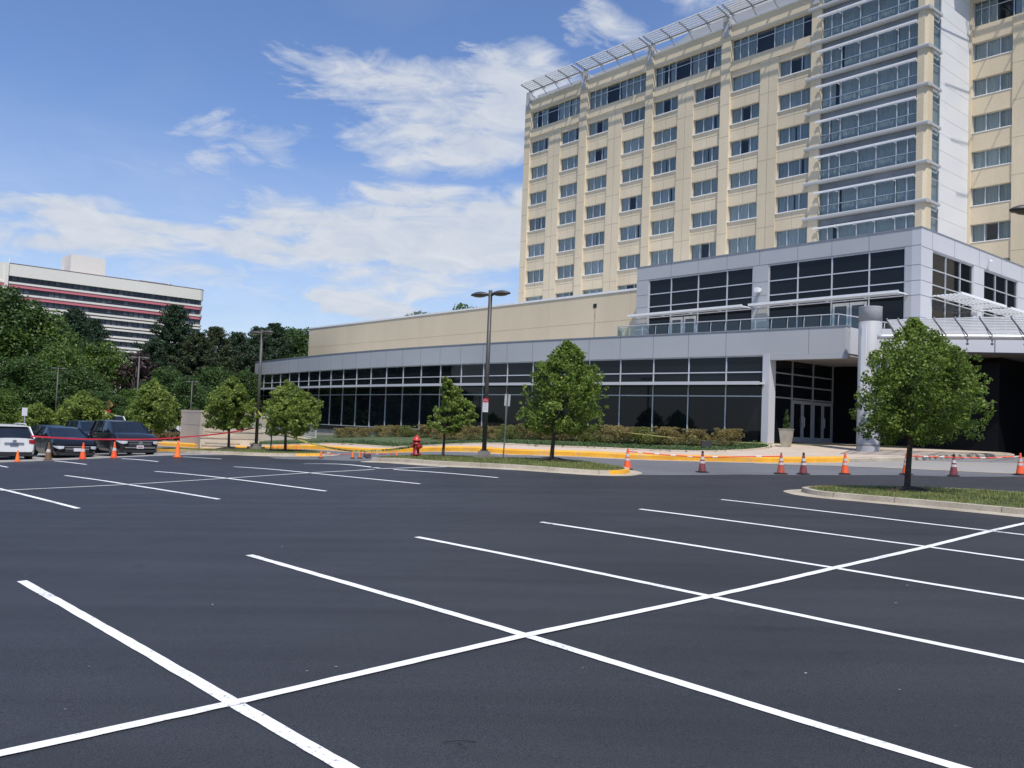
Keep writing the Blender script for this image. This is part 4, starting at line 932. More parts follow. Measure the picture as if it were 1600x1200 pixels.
tm, cm = small_tree_meshes(3.15, .86, 1.46, 9, nclump=400, per=520, lsize=.10, crad=.25, lean=(.10, 0), off=(.18, 0), m=M_leafA, prof=PROF2)
place_tree('linden_tree', (x, y, G(x, y)+.14), tm, cm, 'pear shaped young tree at the yellow tipped end of the middle island'); mulch(x, y, .65, .14, .12)
x, y = -2.42, 32.0
tm, cm = small_tree_meshes(1.98, .82, .84, 14, prof=[(0, .45), (.1, .85), (.25, 1), (.4, .85), (.55, .6), (.7, .42), (.85, .33), (1, .1)], nclump=130, per=420, lsize=.115, crad=.28, lean=(.06, 0), off=(.26, 0), m=M_leafY, topoff=-.18)
place_tree('linden_tree', (x, y, G(x, y)+.14), tm, cm, 'thin leaning sapling between the red hydrant and the lamp post'); mulch(x, y, .5, .14, .05)
x, y = -14.124, 44.5
tm, cm = small_tree_meshes(2.62, .95, 1.25, 21, nclump=260, lsize=.13, per=420, crad=.28, m=M_leafY, prof=PROF2)
place_tree('linden_tree', (x, y, G(x, y)+.14), tm, cm, 'young round headed tree left of the lamp post on the far left island'); mulch(x, y, .75, .14, .14)
x, y = -10.908, 43.0
tm, cm = small_tree_meshes(2.55, .74, 1.38, 33, nclump=280, lsize=.13, per=420, crad=.28, off=(.26, 0), m=M_leafY, prof=PROF2, lobes=[((-.9, 0, 2.3), .28), ((-.95, 0, 2.0), .3), ((1.2, 0, 1.7), .3)])
place_tree('linden_tree', (x, y, G(x, y)+.14), tm, cm, 'young tree right of the far left lamp post, with a thin post beside its trunk'); mulch(x, y, .6, .14, .08)
x, y = -21.111, 52.0
tm, cm = small_tree_meshes(3.1, .95, 1.5, 41, nclump=280, lsize=.15, per=360, crad=.28, off=(.1, 0), m=M_leafY)
place_tree('linden_tree', (x, y, G(x, y)+.1), tm, cm, 'yellow green young tree rising behind the dark SUV')
t7, c7 = small_tree_meshes(2.3, .5, 1.4, 51, nclump=230, lsize=.16, per=330, crad=.3, m=M_leafY, prof=PROF2)
for i, (x, y, s, lb) in enumerate([(-34.6, 60, .95, 'young tree behind the white wagon at the left edge'), (-31.3, 58.5, .92, 'first young tree behind the black sedan, beside a small white sign'), (-28.6, 59, 1.22, 'larger young tree behind the black sedan, left of the dark pickup')]):
    place_tree('linden_tree', (x, y, G(x, y)), t7, c7, lb, rz=i*1.7+.4, sc=s)

# ------------------------------------------------------------------ tall trees behind
def big_tree(H, R, seed, m, zb=1.2, per=110, lsize=.27, n=150):
    r = random.Random(seed); cl = []; ph = [r.uniform(0, 6.28) for _ in range(4)]
    for i in range(n):
        h = r.random(); a = r.uniform(0, 6.283)
        pr = math.sin(math.pi*min(1, .12+.86*h)**.85)**.6
        lump = 1+.2*math.sin(2*a+ph[0]+3*h)+.15*math.sin(3*a+ph[1]-5*h)
        d = R*pr*lump*(.4+.6*r.random()**.5); rad = R*.26*r.uniform(.6, 1.2)
        cl.append(((d*math.cos(a), d*math.sin(a), zb+h*(H-zb)-rad*.3), rad))
    cm = leafmesh('big_crown_mesh', cl, per, lsize, m, seed, flat=.5)
    mb = MB(); mb.tube([(0, 0, -.3), (.1, 0, H*.3), (-.1, .1, H*.6), (0, 0, H*.85)], [.28, .22, .14, .04], 8)
    for i in range(12):
        c, _ = cl[r.randrange(n)]; mb.tube([(0, 0, c[2]*.55), (c[0]*.5, c[1]*.5, c[2]*.8), c], [.1, .07, .02], 5)
    return mb.mesh('big_trunk_mesh', M_bark, True), cm
def pine(H, R, seed, m, zb=1.5, lsize=.20, thin=.0):
    r = random.Random(seed); cl = []; mb = MB()
    mb.tube([(0, 0, -.3), (.05, 0, H*.5), (0, 0, H)], [.26, .16, .03], 8)
    z = zb
    while z < H*.99:
        u = (z-zb)/(H-zb); k = r.randint(6, 8); a0 = r.uniform(0, 6.28)
        for j in range(k):
            if r.random() < thin: continue
            a = a0+j/k*6.283+r.uniform(-.3, .3); L_ = R*(1-u)**.7*r.uniform(.55, 1.15)+.3
            rise = L_*r.uniform(.05, .32)
            e = (L_*math.cos(a), L_*math.sin(a), z+rise)
            mb.tube([(0, 0, z), (e[0]*.5, e[1]*.5, z+rise*.25), e], [.07*(1-u)+.02, .04, .012], 4)
            nn = max(3, int(L_/.42))
            for q in range(nn):
                t = .18+.82*(q+1)/nn
                cl.append(((e[0]*t+r.uniform(-.1, .1), e[1]*t+r.uniform(-.1, .1), z+rise*t*t+.12), (.56-.12*t)*(.75+.45*(1-u))))
        z += .36+.42*(1-u)*r.uniform(.6, 1.1)
    cl.append(((0, 0, H-.1), .35))
    cm = leafmesh('pine_crown_mesh', cl, 190, lsize, m, seed, flat=.1, droop=-.5, squash=.62)
    return mb.mesh('pine_trunk_mesh', M_bark, True), cm
BT = [big_tree(11, 4.2, 61, M_leafB), big_tree(10, 4.4, 62, M_leafC), big_tree(9, 3.8, 63, M_leafB)]
PT = [pine(12, 4.5, 71, M_pine), pine(12, 4.4, 72, M_pine, thin=.05), pine(12, 4.8, 73, M_pineb, thin=.08)]
def at(px, D): return ((px-800)/F_PX*D, D)
def top_z(py, px, D): return CAM_H+((600+F_PX*math.tan(PITCH)+math.tan(ROLL)*(px-800))-py)*D/F_PX
LB = {'b0': 'broad dark green tree', 'b1': 'broad fresh green tree', 'b2': 'rounded dark green tree', 'p0': 'dense dark pine', 'p1': 'open blue green pine', 'p2': 'brownish green pine'}
# (kind, azimuth as metres at depth, top) measured positions of the trees beyond the lot
TREES = [('b0', -10, 448, 72, 1.25, 'at the far left edge, taller than the rest'), ('b1', 22, 474, 74, 1.0, 'second from the left edge, in front of the striped office block'), ('b0', 52, 490, 76, 1.0, 'below the red bands of the office block'),
         ('b2', 82, 505, 80, 1.0, 'left of the pine in front of the striped office block'), ('p0', 110, 486, 88, .95, 'standing in front of the middle of the striped office block'), ('b1', 92, 540, 70, .9, 'low in front of the pine before the office block'), ('p1', 140, 500, 95, .8, 'just right of the pine before the office block'),
         ('b1', 165, 540, 78, .72, 'before the office block, left of the gap showing its pale base'), ('b2', 128, 575, 66, .8, 'low behind the black sedan'), ('b0', 40, 560, 64, .9, 'low behind the white wagon'), ('b2', -5, 560, 64, .9, 'low at the left edge behind the white wagon'), ('b2', 75, 585, 63, .7, 'low behind the larger young tree'),
         ('p0', 268, 480, 84, 1.05, 'the tallest, before the right end of the striped office block'), ('p2', 305, 520, 82, .9, 'right of the tallest pine, with a brown side'), ('p1', 238, 535, 80, .8, 'left of the tallest pine'), ('b0', 258, 575, 70, .72, 'low in front of the tallest pine'),
         ('p2', 333, 512, 88, .75, 'leaning by the right end of the office block'), ('b2', 290, 590, 68, .7, 'low behind the beige wall corner'), ('b1', 212, 610, 66, .6, 'low behind the dark SUV'), ('b2', 340, 575, 80, .75, 'low between the two groups of pines'),
         ('p1', 368, 520, 92, .85, 'standing alone left of the far lamp post'), ('p1', 402, 512, 96, .85, 'directly behind the far lamp post'), ('p0', 425, 508, 100, .8, 'just right of the far lamp post'), ('b0', 448, 514, 104, .85, 'left of the beige hall end'), ('b2', 472, 516, 106, .8, 'touching the left end of the beige hall'), ('b0', 385, 580, 88, .7, 'low left of the glass wing end'), ('b2', 320, 605, 72, .6, 'low above the beige wall'),
         ('b1', 0, 610, 60, .6, 'bushy and low behind the white wagon roof'), ('b0', 150, 612, 62, .6, 'low behind the dark pickup'), ('b2', 185, 620, 64, .55, 'low behind the yield sign')]
for i, (k, px, py, D, rs, wh) in enumerate(TREES):
    x, y = at(px, D); z0 = G(x, y); h = top_z(py, px, D)-z0
    tm, cm = (BT if k[0] == 'b' else PT)[int(k[1])]
    base = {'b0': 11, 'b1': 10, 'b2': 9, 'p0': 12, 'p1': 12, 'p2': 12}[k]
    t = thing('pine_tree' if k[0] == 'p' else 'broadleaf_tree', (x, y, z0), LB[k]+' '+wh, 'tree', None, i*1.13)
    t.scale = (h/base*rs**.0*(.85+.15*rs), h/base*(.85+.15*rs), h/base)
    w_ = max(h/base, rs*.85); t.scale = (w_, w_, h/base)
    link('trunk', tm, t); link('crown', cm, t)
for i, (px, py, wh) in enumerate([(650, 489, 'left one'), (724, 481, 'right one')]):
    D = 118; x, y = at(px, D); z0 = G(x, y); h = top_z(py, px, D)-z0; tm, cm = BT[i]
    t = thing('broadleaf_tree', (x, y, z0), 'treetop just showing over the beige hall roof, '+wh, 'tree'); t.scale = (h/14, h/14, h/(11, 10)[i]); link('trunk', tm, t); link('crown', cm, t)
for i, (px, D, k) in enumerate([(-70, 74, 0), (-140, 70, 2), (-215, 76, 1), (-300, 70, 0), (-400, 74, 2), (-520, 70, 1)]):   # the wood goes on past the left edge
    x, y = at(px, D); tm, cm = BT[k]; t = thing('broadleaf_tree', (x, y, G(x, y)), 'broad tree of the wood past the left edge of the picture', 'tree', 'trees past the left edge', i*1.4); link('trunk', tm, t); link('crown', cm, t)
for i in range(13):   # trees across the road behind the viewer, seen in the window reflections
    x = -62+i*10.5+3*math.sin(i*2.1); y = -52-6*math.sin(i*1.3); k = i % 3; tm, cm = BT[k]; h = (11, 10, 9)[k]
    t = thing('broadleaf_tree', (x, y, G(x, y)), 'broad tree in the row behind the viewer, out of the picture', 'tree', 'trees behind the viewer', i*.8); sc = 1.15+.25*math.sin(i*3.3); t.scale = (sc, sc, sc); link('trunk', tm, t); link('crown', cm, t)
# purple leaved shrub tree in the gap
tm, cm = big_tree(6, 2.2, 81, M_plum, zb=.5, per=90, lsize=.3, n=50); x, y = at(213, 76)
t = thing('plum_tree', (x, y, G(x, y)+1.5), 'dark purple leaved tree left of the tallest pine', 'tree'); link('trunk', tm, t); link('crown', cm, t)
# wood far behind, reads as one mass
cl = []; r = random.Random(5)
for i in range(520):
    px = r.uniform(-500, 560); D = r.uniform(112, 150)
    if 195 > px > 150 and r.random() < .6: continue
    x, y = at(px, D); cl.append(((x, y, r.uniform(-.5, 5.8)), r.uniform(1.2, 2.4)))
me = leafmesh('woodland', cl, 16, 1.0, M_leafB, 6, flat=.5); tag(link('woodland', me), kind='stuff')
cl = []
for i in range(260):
    px = r.uniform(-260, 400); D = r.uniform(74, 84); x, y = at(px, D); cl.append(((x, y, G(x, y)+r.uniform(.1, 2.6)), r.uniform(.7, 1.2)))
me = leafmesh('undergrowth', cl, 60, .45, M_leafB, 7, flat=.4); tag(link('undergrowth', me), kind='stuff')

# ------------------------------------------------------------------ shrubs along the wing
M_shrub = leafmat('barberry_leaves', (.08, .07, .02), (.38, .31, .12), .38)
M_shrubg = leafmat('green_shrub_leaves', (.045, .065, .015), (.23, .25, .07), .35)
def shrub_mesh(seed, m, n=26):
    r = random.Random(seed); cl = []
    for i in range(n):
        a = r.uniform(0, 6.28); e = r.random()**.6*math.pi/2
        cl.append(((.72*math.cos(a)*math.cos(e), .72*math.sin(a)*math.cos(e), .12+.62*math.sin(e)), r.uniform(.2, .34)))
    cl += [((0, 0, .4), .5), ((.2, 0, .3), .5), ((-.2, .1, .3), .5)]
    for i in range(14):
        a = r.uniform(0, 6.28); cl.append(((.5*math.cos(a), .5*math.sin(a), .95), .09))
    return leafmesh('shrub_mesh', cl, 1300, .065, m, seed, flat=.2, droop=-.3)
SM = [shrub_mesh(91, M_shrub), shrub_mesh(92, M_shrub), shrub_mesh(93, M_shrubg)]
SH = [(535, 63.0, .62, 0), (553, 62, .7, 1), (575, 60.5, .8, 0), (600, 58.5, .85, 1), (622, 57, .85, 0), (640, 56, .8, 2), (668, 54.5, .8, 1), (692, 53.0, .8, 0), (714, 52, .85, 1), (743, 50.5, .85, 0), (773, 49.2, .95, 1), (801, 48.2, 1.0, 2), (830, 47.6, .9, 0), (855, 47.2, .85, 1),
      (880, 46.8, .85, 0), (905, 46.5, .85, 1), (930, 46.2, .95, 2), (957, 45.8, .95, 0), (982, 45.5, .85, 1), (1008, 45.2, 1.0, 2), (1044, 45.0, 1.12, 0), (1088, 44.8, 1.15, 1), (1140, 44.9, 1.25, 0)]
side_word = ['brownish', 'reddish brown', 'greenish']
for i, (px, D, s, v) in enumerate(SH):
    D -= 1.1 if i > 9 else 1.6; x, y = at(px, D); z0 = G(x, y)+.20; q = i/22
    o = link('shrub', SM[v], None, (x, y, z0), i*.9); o.scale = (.86+.36*q+.06*math.sin(i*5), .86+.36*q+.06*math.sin(i*5), .68+.19*q+.04*math.sin(i*2.3))
    tag(o, 'rounded %s barberry shrub in the bed below the curved glass wing' % side_word[v], 'shrub', '%s barberry shrubs below the glass wing' % side_word[v])
SPOT = {0: 'last %s shrub at the left end of the bed, beside the ramp rail', 5: '%s shrub of the bed directly behind the red hydrant', 22: 'largest %s shrub at the right end of the bed, by the corner post', 21: '%s shrub second from the right end of the bed', 11: '%s shrub of the bed just right of the tall lamp post', 20: '%s shrub third from the right end of the bed'}
sh_obs = [o for o in col.objects if o.name.startswith('shrub')]
for k, v in SPOT.items(): sh_obs[k]['label'] = v % side_word[SH[k][3]]; del sh_obs[k]['group']
# low green cover in front of the shrubs
r = random.Random(17); cl = []
bfp = catmull([(p.x, p.y, 0) for p in bedf], 1)
segs = resample(bfp, .22)
inn = offset(segs, .62)
for (a, b) in zip(segs, inn):
    for u in (.3, .7, 1.15, 1.6, 2.1):
        x = a.x+(b[0]-a.x)*u+r.uniform(-.12, .12); y = a.y+(b[1]-a.y)*u+r.uniform(-.12, .12)
        if x < -19 or x > 12.9: continue
        cl.append(((x, y, G(x, y)+.22+r.uniform(0, .07)), r.uniform(.12, .22)))
me = leafmesh('ground_cover', cl, 260, .075, leafmat('ground_cover_leaves', (.018, .05, .015), (.085, .16, .045), .3), 19, flat=.6, squash=.7); tag(link('ground_cover', me), kind='stuff')
# conical shrub in the planter
cl = []; r = random.Random(3)
for i in range(40):
    h = r.random(); a = r.uniform(0, 6.28); d = .2*(1-h)*r.random()**.5; cl.append(((d*math.cos(a), d*math.sin(a), .05+h*1.0), .11*(1.1-h*.7)))
me = leafmesh('cone_shrub_mesh', cl, 4500, .045, M_leafB, 12)
o = thing('potted_shrub', (13.75, 44.0, G(13.75, 44.0)+.206+.8), 'dark conical evergreen growing in the tapered planter by the doors', 'shrub'); link('crown', me, o)
mb = MB(); mb.tube([(0, 0, 0), (0, 0, .5)], .02, 6); lpart('trunk', mb, M_bark, o)

# ------------------------------------------------------------------ lamp posts
M_bronze = mat('bronze_paint', (.085, .078, .072), .5, var=.1, metal=.2)
M_lens = mat('lamp_lens', (.16, .14, .12), .3)
def head_mesh():
    mb = MB(); n = 22
    prof = [(.0, .115), (.2, .108), (.55, .085), (.85, .04), (1.0, 0), (.97, -.03), (.8, -.035)]
    rs = []
    for rr, z in prof: rs.append([(.48+.40*rr*math.cos(2*math.pi*j/n), .22*rr*math.sin(2*math.pi*j/n), z) for j in range(n)])
    mb.ring(rs, True, False, False)
    mb.tube([(0, 0, -.06), (.12, 0, -.02), (.22, 0, .02)], [.055, .05, .05], 8)
    a = mb.mesh('lamp_head_mesh', M_bronze, True)
    mb = MB(); rs = [[(.48+.40*rr*math.cos(2*math.pi*j/n), .22*rr*math.sin(2*math.pi*j/n), z) for j in range(n)] for rr, z in [(.8, -.034), (.6, -.075), (.3, -.095), (.02, -.10)]]
    mb.ring(rs, True, False, True)
    return a, mb.mesh('lens_mesh', M_lens, True)
HM, LM_ = head_mesh()
def lamp(x, y, z0, h, label, ang=-.62, foot=True, group=None, lean=(0, 0)):
    t = thing('lamp_post', (x, y, z0), label, 'lamp post', group)
    mb = MB(); zb = .27 if foot else 0
    mb.tube([(0, 0, zb), (lean[0]*h, lean[1]*h, h+.07)], [.085, .072], 14); lpart('pole', mb, M_bronze, t, True)
    for o in t.children: o.data.polygons.foreach_set('use_smooth', [len(p.vertices) == 4 for p in o.data.polygons])
    if foot:
        mb = MB(); mb.box(-.36, .36, -.36, .36, -.15, .12); mb.box(-.22, .22, -.22, .22, .12, .25); lpart('footing', mb, mat('footing_concrete', (.24, .22, .20), .9, c2=(.16, .145, .13), scale=3), t)
        mb = MB(); mb.box(-.14, .14, -.14, .14, .25, .28); [mb.tube([(a, b, .28), (a, b, .32)], .015, 6) for a in (-.11, .11) for b in (-.11, .11)]; lpart('base_plate', mb, M_bronze, t)
    for k in (0, 1):
        o = link('lamp_head', HM, t, (lean[0]*h, lean[1]*h, h-.06), ang+k*math.pi); link('lens', LM_, o)
    return t
lamp(*O['lamp1'][:2], G(*O['lamp1'][:2])+.14, 6.03, 'tall dark double headed lamp post on the middle island with a towing sign on it', -.62)
lamp(*O['lamp2'][:2], G(*O['lamp2'][:2])+.14, 6.0, 'dark double headed lamp post between the two young trees on the far left island', -.62)
lamp(11.06, 18.2, G(11.06, 18.2)+.13, 6.17, 'near lamp post at the right edge, only the tip of one lamp head in view', -math.pi*.96, False)
for k, Df, w in (('l3', 60/71, 'dark lamp post in front of the pale base of the striped office block'), ('l4', 61/101, 'distant lamp post among the dark trees above the black sedan'), ('l5', 62/113, 'distant lamp post just above the beige wall corner')):
    hh = {'l3': 6.75, 'l4': 7.0, 'l5': 6.5}[k]; gz = G(O[k][0]*Df, O[k][1]*Df); q = lamp(O[k][0]*Df, O[k][1]*Df, gz, (hh-.35-CAM_H)+(CAM_H-gz)/Df, w, .1, False); q.scale = (Df, Df, Df)
# towing sign on the lamp post
def text_obj(body, size, m, parent, loc, rot, name='lettering'):
    cu = bpy.data.curves.new(name, 'FONT'); cu.body = body; cu.size = size; cu.align_x = 'CENTER'; cu.extrude = .001
    o = bpy.data.objects.new(name, cu); col.objects.link(o); o.parent = parent; o.location = loc; o.rotation_euler = rot; cu.materials.append(m)
    bpy.context.view_layer.update(); me = bpy.data.meshes.new_from_object(o.evaluated_get(bpy.context.evaluated_depsgraph_get())); q = link(name, me, parent, loc); q.rotation_euler = rot; bpy.data.objects.remove(o); return q
M_red = mat('sign_red', (.50, .03, .05), .5); M_swhite = mat('sign_white', (.62, .60, .62), .5, var=.05); M_sback = mat('sign_back_metal', (.42, .44, .45), .5, metal=.2)
lx, ly = O['lamp1'][:2]; lz = G(lx, ly)+.14
t = thing('towing_sign', (lx-.01, ly-.10, lz+1.9), 'red and white notice sign strapped to the pole of the middle lamp post', 'sign')
mb = MB(); mb.box(-.105, .095, -.012, .0, -.24, .11); lpart('panel', mb, M_swhite, t)
mb = MB(); mb.box(-.105, .095, -.016, -.0121, .112, .26); lpart('panel', mb, M_red, t)
tx = text_obj('NO\nPARKING', .042, M_swhite, t, (-.005, -.0175, .20), (math.pi/2, 0, 0))
mb = MB()
for k in range(5): mb.box(-.075, .065, -.0135, -.0121, .06-.055*k, .075-.055*k)
lpart('small_print', mb, mat('sign_print', (.35, .34, .38), .6), t)
mb = MB(); mb.box(-.10, .10, .0, .03, .1, .13); lpart('strap', mb, M_bronze, t)
# sign seen from behind
sx, sy, = O['sign'][:2]; sz = G(sx, sy)+.12
t = thing('street_sign', (sx, sy, sz), 'metal road sign seen from behind, right of the tall lamp post', 'sign')
mb = MB(); mb.box(-.022, .022, -.03, .0, 0, 2.32); lpart('post', mb, mat('sign_post', (.10, .11, .10), .6), t)
mb = MB(); mb.box(-.10, .10, .002, .008, 1.88, 2.30); lpart('panel', mb, M_sback, t)
t.rotation_euler = (0, .035, .15)
px_, py_ = O['post5'][:2]; mb = MB(); mb.tube([(0, 0, 0), (.02, 0, 1.35)], .035, 6)
tag(link('sign_post', mb.mesh('sign_post', mat('sign_post', (.1, .11, .1))), None, (px_, py_, G(px_, py_)+.12)), 'thin dark post beside the young tree on the far left island', 'post')
# signs in the distance: small white, yellow diamond, yield
def small_sign(px, py, D, kind, label):
    x, y = at(px, D); z = top_z(py, px, D); g = G(x, y); t = thing('street_sign', (x, y, g), label, 'sign'); h = z-g
    mb = MB(); mb.tube([(0, .03, 0), (0, .03, h+.1)], .03, 6); lpart('post', mb, M_sback, t)
    mb = MB()
    if kind == 'w': mb.box(-.17, .17, -.01, .01, h-.26, h+.26); m = M_swhite
    if kind == 'd': mb.ring([[(0, yy, h-.36), (.36, yy, h), (0, yy, h+.36), (-.36, yy, h)] for yy in (-.01, .01)]); m = mat('sign_amber', (.30, .17, .06), .7)
    if kind == 'y': mb.ring([[(-.36, yy, h+.28), (.36, yy, h+.28), (0, yy, h-.36)] for yy in (-.01, .01)]); m = M_red
    lpart('panel', mb, m, t)
    if kind == 'y':
        mb = MB(); mb.ring([[(-.19, yy, h+.17), (.19, yy, h+.17), (0, yy, h-.15)] for yy in (-.016, -.011)]); lpart('panel', mb, M_swhite, t)
small_sign(42, 643.5, 56, 'w', 'small white sign board behind the gap between wagon and sedan')
small_sign(172, 632.5, 62, 'd', 'amber diamond warning sign above the yield sign')
small_sign(168.5, 647, 60, 'y', 'red and white yield sign behind the dark SUV')

# ------------------------------------------------------------------ hydrant
hx, hy = O['hydrant'][:2]; hz = G(hx, hy)+.13
M_hyd = mat('hydrant_red', (.34, .018, .022), .4, c2=(.24, .012, .016), scale=5); M_hydc = mat('hydrant_cap_red', (.55, .045, .035), .4)
t = thing('fire_hydrant', (hx, hy, hz), 'red fire hydrant standing on the grass island left of the leaning sapling', 'hydrant')
mb = MB(); mb.lathe([(.11, -.02), (.11, .05), (.19, .055), (.19, .10), (.115, .105), (.115, .42), (.15, .43), (.15, .47), (.125, .475), (.13, .56)], (0, 0, 0), 20); lpart('barrel', mb, M_hyd, t, True)
mb = MB(); mb.lathe([(.16, .56), (.16, .59), (.13, .60), (.115, .66), (.07, .71), (.03, .72), (.03, .76)], (0, 0, 0), 20); lpart('bonnet', mb, M_hydc, t, True)
for a, rr, l in ((0.15, .055, .2), (math.pi+.15, .055, .2), (-.95, .085, .22)):
    mb = MB(); d = Vector((math.cos(a), math.sin(a), 0)); mb.tube([d*.08+Vector((0, 0, .36)), d*(l-.04)+Vector((0, 0, .36))], rr*.8, 12); mb.tube([d*(l-.04)+Vector((0, 0, .36)), d*l+Vector((0, 0, .36)), d*(l+.02)+Vector((0, 0, .36))], [rr, rr, rr*.4], 12); lpart('outlet_cap', mb, M_hyd, t)

# ------------------------------------------------------------------ traffic cones
M_or = mat('cone_orange', (.80, .105, .025), .5, var=.08); M_ord = mat('cone_faded_maroon', (.24, .045, .05), .65, c2=(.12, .03, .035), scale=6); M_neon = mat('cone_neon', (.95, .20, .03), .5, var=.04)
M_ors = mat('cone_soiled_orange', (.50, .10, .045), .6, c2=(.33, .06, .035), scale=6); M_colr = mat('cone_collar', (.66, .62, .58), .5, c2=(.45, .38, .34), scale=10); M_rub = mat('rubber_base', (.035, .03, .03), .8); M_brn = mat('cone_brown', (.20, .11, .05), .7, c2=(.11, .065, .035), scale=6)
def cone(name, h=.71, m=M_or, base=M_rub, collars=2, bw=.36, top=None):
    t = thing(name, (0, 0, 0), '', 'traffic cone')
    mb = MB(); b = bw/2; c = .05
    def sq_(q, z, ch): return [(q-ch, -q, z), (q, -q+ch, z), (q, q-ch, z), (q-ch, q, z), (-q+ch, q, z), (-q, q-ch, z), (-q, -q+ch, z), (-q+ch, -q, z)]
    mb.ring([sq_(b, 0, c), sq_(b, .022, c), sq_(b-.02, .03, c)]); lpart('base', mb, base, t)
    mb = MB(); r0 = .135*h/.71; r1 = .027; mb.lathe([(r0, .03), (r0*.95, .05), (r1, h-.02), (r1*.8, h), (.012, h)], (0, 0, 0), 18); o = lpart('body', mb, m, t, True)
    rad = lambda z: r0*.95+(r1-r0*.95)*(z-.05)/(h-.07)
    cs = [(.42, .53), (.60, .74)] if collars == 2 else ([(.45, .62)] if collars == 1 else [])
    for a, b_ in cs:
        mb = MB(); mb.lathe([(rad(a*h)+.003, a*h), (rad(b_*h)+.003, b_*h)], (0, 0, 0), 18, cap=False); lpart('collar', mb, M_colr, t, True)
    if top: mb = MB(); mb.lathe([(r1+.012, h-.07), (r1+.012, h-.01), (.01, h+.01)], (0, 0, 0), 12); lpart('top_cap', mb, top, t, True)
    return t
CP = {'std': cone('traffic_cone'), 'soil': cone('traffic_cone', m=M_ors, bw=.42), 'mar': cone('traffic_cone', m=M_ord, top=M_rub), 'tall': cone('traffic_cone', m=M_or, bw=.36), 'neon': cone('traffic_cone', .71, M_neon, M_neon, 0, .30), 'small': cone('traffic_cone', .46, M_neon, M_neon, 0, .27), 'mini': cone('small_traffic_cone', .30, M_neon, M_rub, 0, .20), 'brn': cone('traffic_cone', .74, M_brn, M_brn, 1, .34), 'std1': cone('traffic_cone', .69, M_or, M_or, 1, .30)}
used = set()
def put_cone(k, x, y, label, dz=.016, s=1.0, group=None, rz=0):
    t = CP[k] if k not in used else copy_tree(CP[k]); used.add(k)
    t.location = (x, y, G(x, y)+dz); t.rotation_euler = (0, 0, rz); t.scale = (s, s, s); t['label'] = label
    if group: t['group'] = group
    return t
CN = DATA['cones']
for i, (k, lb) in enumerate([('std', 'orange cone with white collars just right of the yellow island tip'), ('mar', 'dark maroon cone with a black top in front of the end of the shrub bed'), ('soil', 'broad soiled orange cone at the right end of the striped bar'), ('mar', 'dark maroon cone alone in front of the planter'), ('std', 'orange cone with white collars in front of the entrance doors'),
                             ('tall', 'orange cone directly behind the trunk of the nearest tree'), ('mar', 'dark maroon cone in the middle of the right hand striped bars'), ('tall', 'orange cone with white collars at the right edge of the photo'), ('neon', 'plain bright orange cone right of the dark SUV'), ('small', 'small plain orange cone behind the white wagon'),
                             ('brn', 'brown soiled cone at the front corner of the black sedan'), ('std1', 'faded orange cone in front of the black sedan bonnet'), ('std1', 'faded orange cone in front of the dark SUV')]):
    put_cone(k, CN[i][0], CN[i][1], lb, rz=i*.7)
SC = DATA['smallcones']
for i, (x, y) in enumerate([(-8.33, 39.2), (-6.72, 38.0), (-6.36, 37.7), (-4.5, 35.4)]):
    put_cone('mini', x, y, ['little orange cone at the yellow tip of the far left island', 'little orange cone left of the fallen black base', 'little orange cone right beside the fallen black base', 'little orange cone at the corner of the middle island'][i], .02, [1.05, 1.05, 1.05, .9][i])
for i, x in enumerate((-12.83, -12.55, -12.05, -11.55)):
    D = 48.0; put_cone('mini', x, D, 'little orange cone on the street behind the far left island', .01, .95, 'little orange cones behind the far left island')
mb = MB(); mb.box(-.16, .16, -.02, .02, 0, .28); o = link('rubber_mat', mb.mesh('rubber_mat', M_rub), None, (-6.02, 37.5, G(-6.0, 37.5)+.03)); o.rotation_euler = (-.9, .35, .3); tag(o, 'black rubber cone base lying tilted beside the little orange cones', 'cone base')
# striped bars between cones
M_bwhite = mat('bar_white', (.75, .74, .72), .5)
def bar(a, b, label, ha=.60, hb=.60, nseg=9, rad=.021, whites=(1, 3, 5, 7), sag=0):
    A = Vector((a[0], a[1], G(a[0], a[1])+ha)); B = Vector((b[0], b[1], G(b[0], b[1])+hb)); t = thing('cone_bar', A, label, 'cone bar')
    d = B-A; mb = MB(); mb.tube([(0, 0, 0), d*.5+Vector((0, 0, -sag)), d], rad, 8); mb.cur = 1
    for k in whites:
        u0 = (k+.15)/nseg; u1 = (k+.75)/nseg; z = lambda u: Vector((0, 0, -sag*4*u*(1-u)*.9)); mb.tube([d*u0+z(u0), d*u1+z(u1)], rad+.002, 8, cap=False)
    lpart('bar', mb, [mat('bar_orange', (.88, .10, .04), .45), M_bwhite], t)
bar(CN[0], CN[1], 'striped orange and white bar between the first two cones right of the middle island', .62, .52, 9, sag=.02); bar(CN[1], CN[2], 'striped orange and white bar in front of the end of the shrub bed', .52, .60, 9, whites=(1, 6), sag=.0)
bar(CN[5], CN[6], 'striped bar just right of the trunk of the nearest tree', .62, .62, 6, whites=(2, 4)); bar(CN[6], CN[7], 'striped bar ending at the cone on the right edge', .62, .62, 8, whites=(1, 3, 5, 7), sag=.04)
bar((-8.33, 39.2), (-6.72, 38.0), 'low striped bar right of the far left island', .24, .2, 6, .014, (1, 3), .03); bar((-6.36, 37.7), (-4.5, 35.4), 'low striped bar left of the middle island', .24, .22, 7, .014, (1, 3, 5), .03)
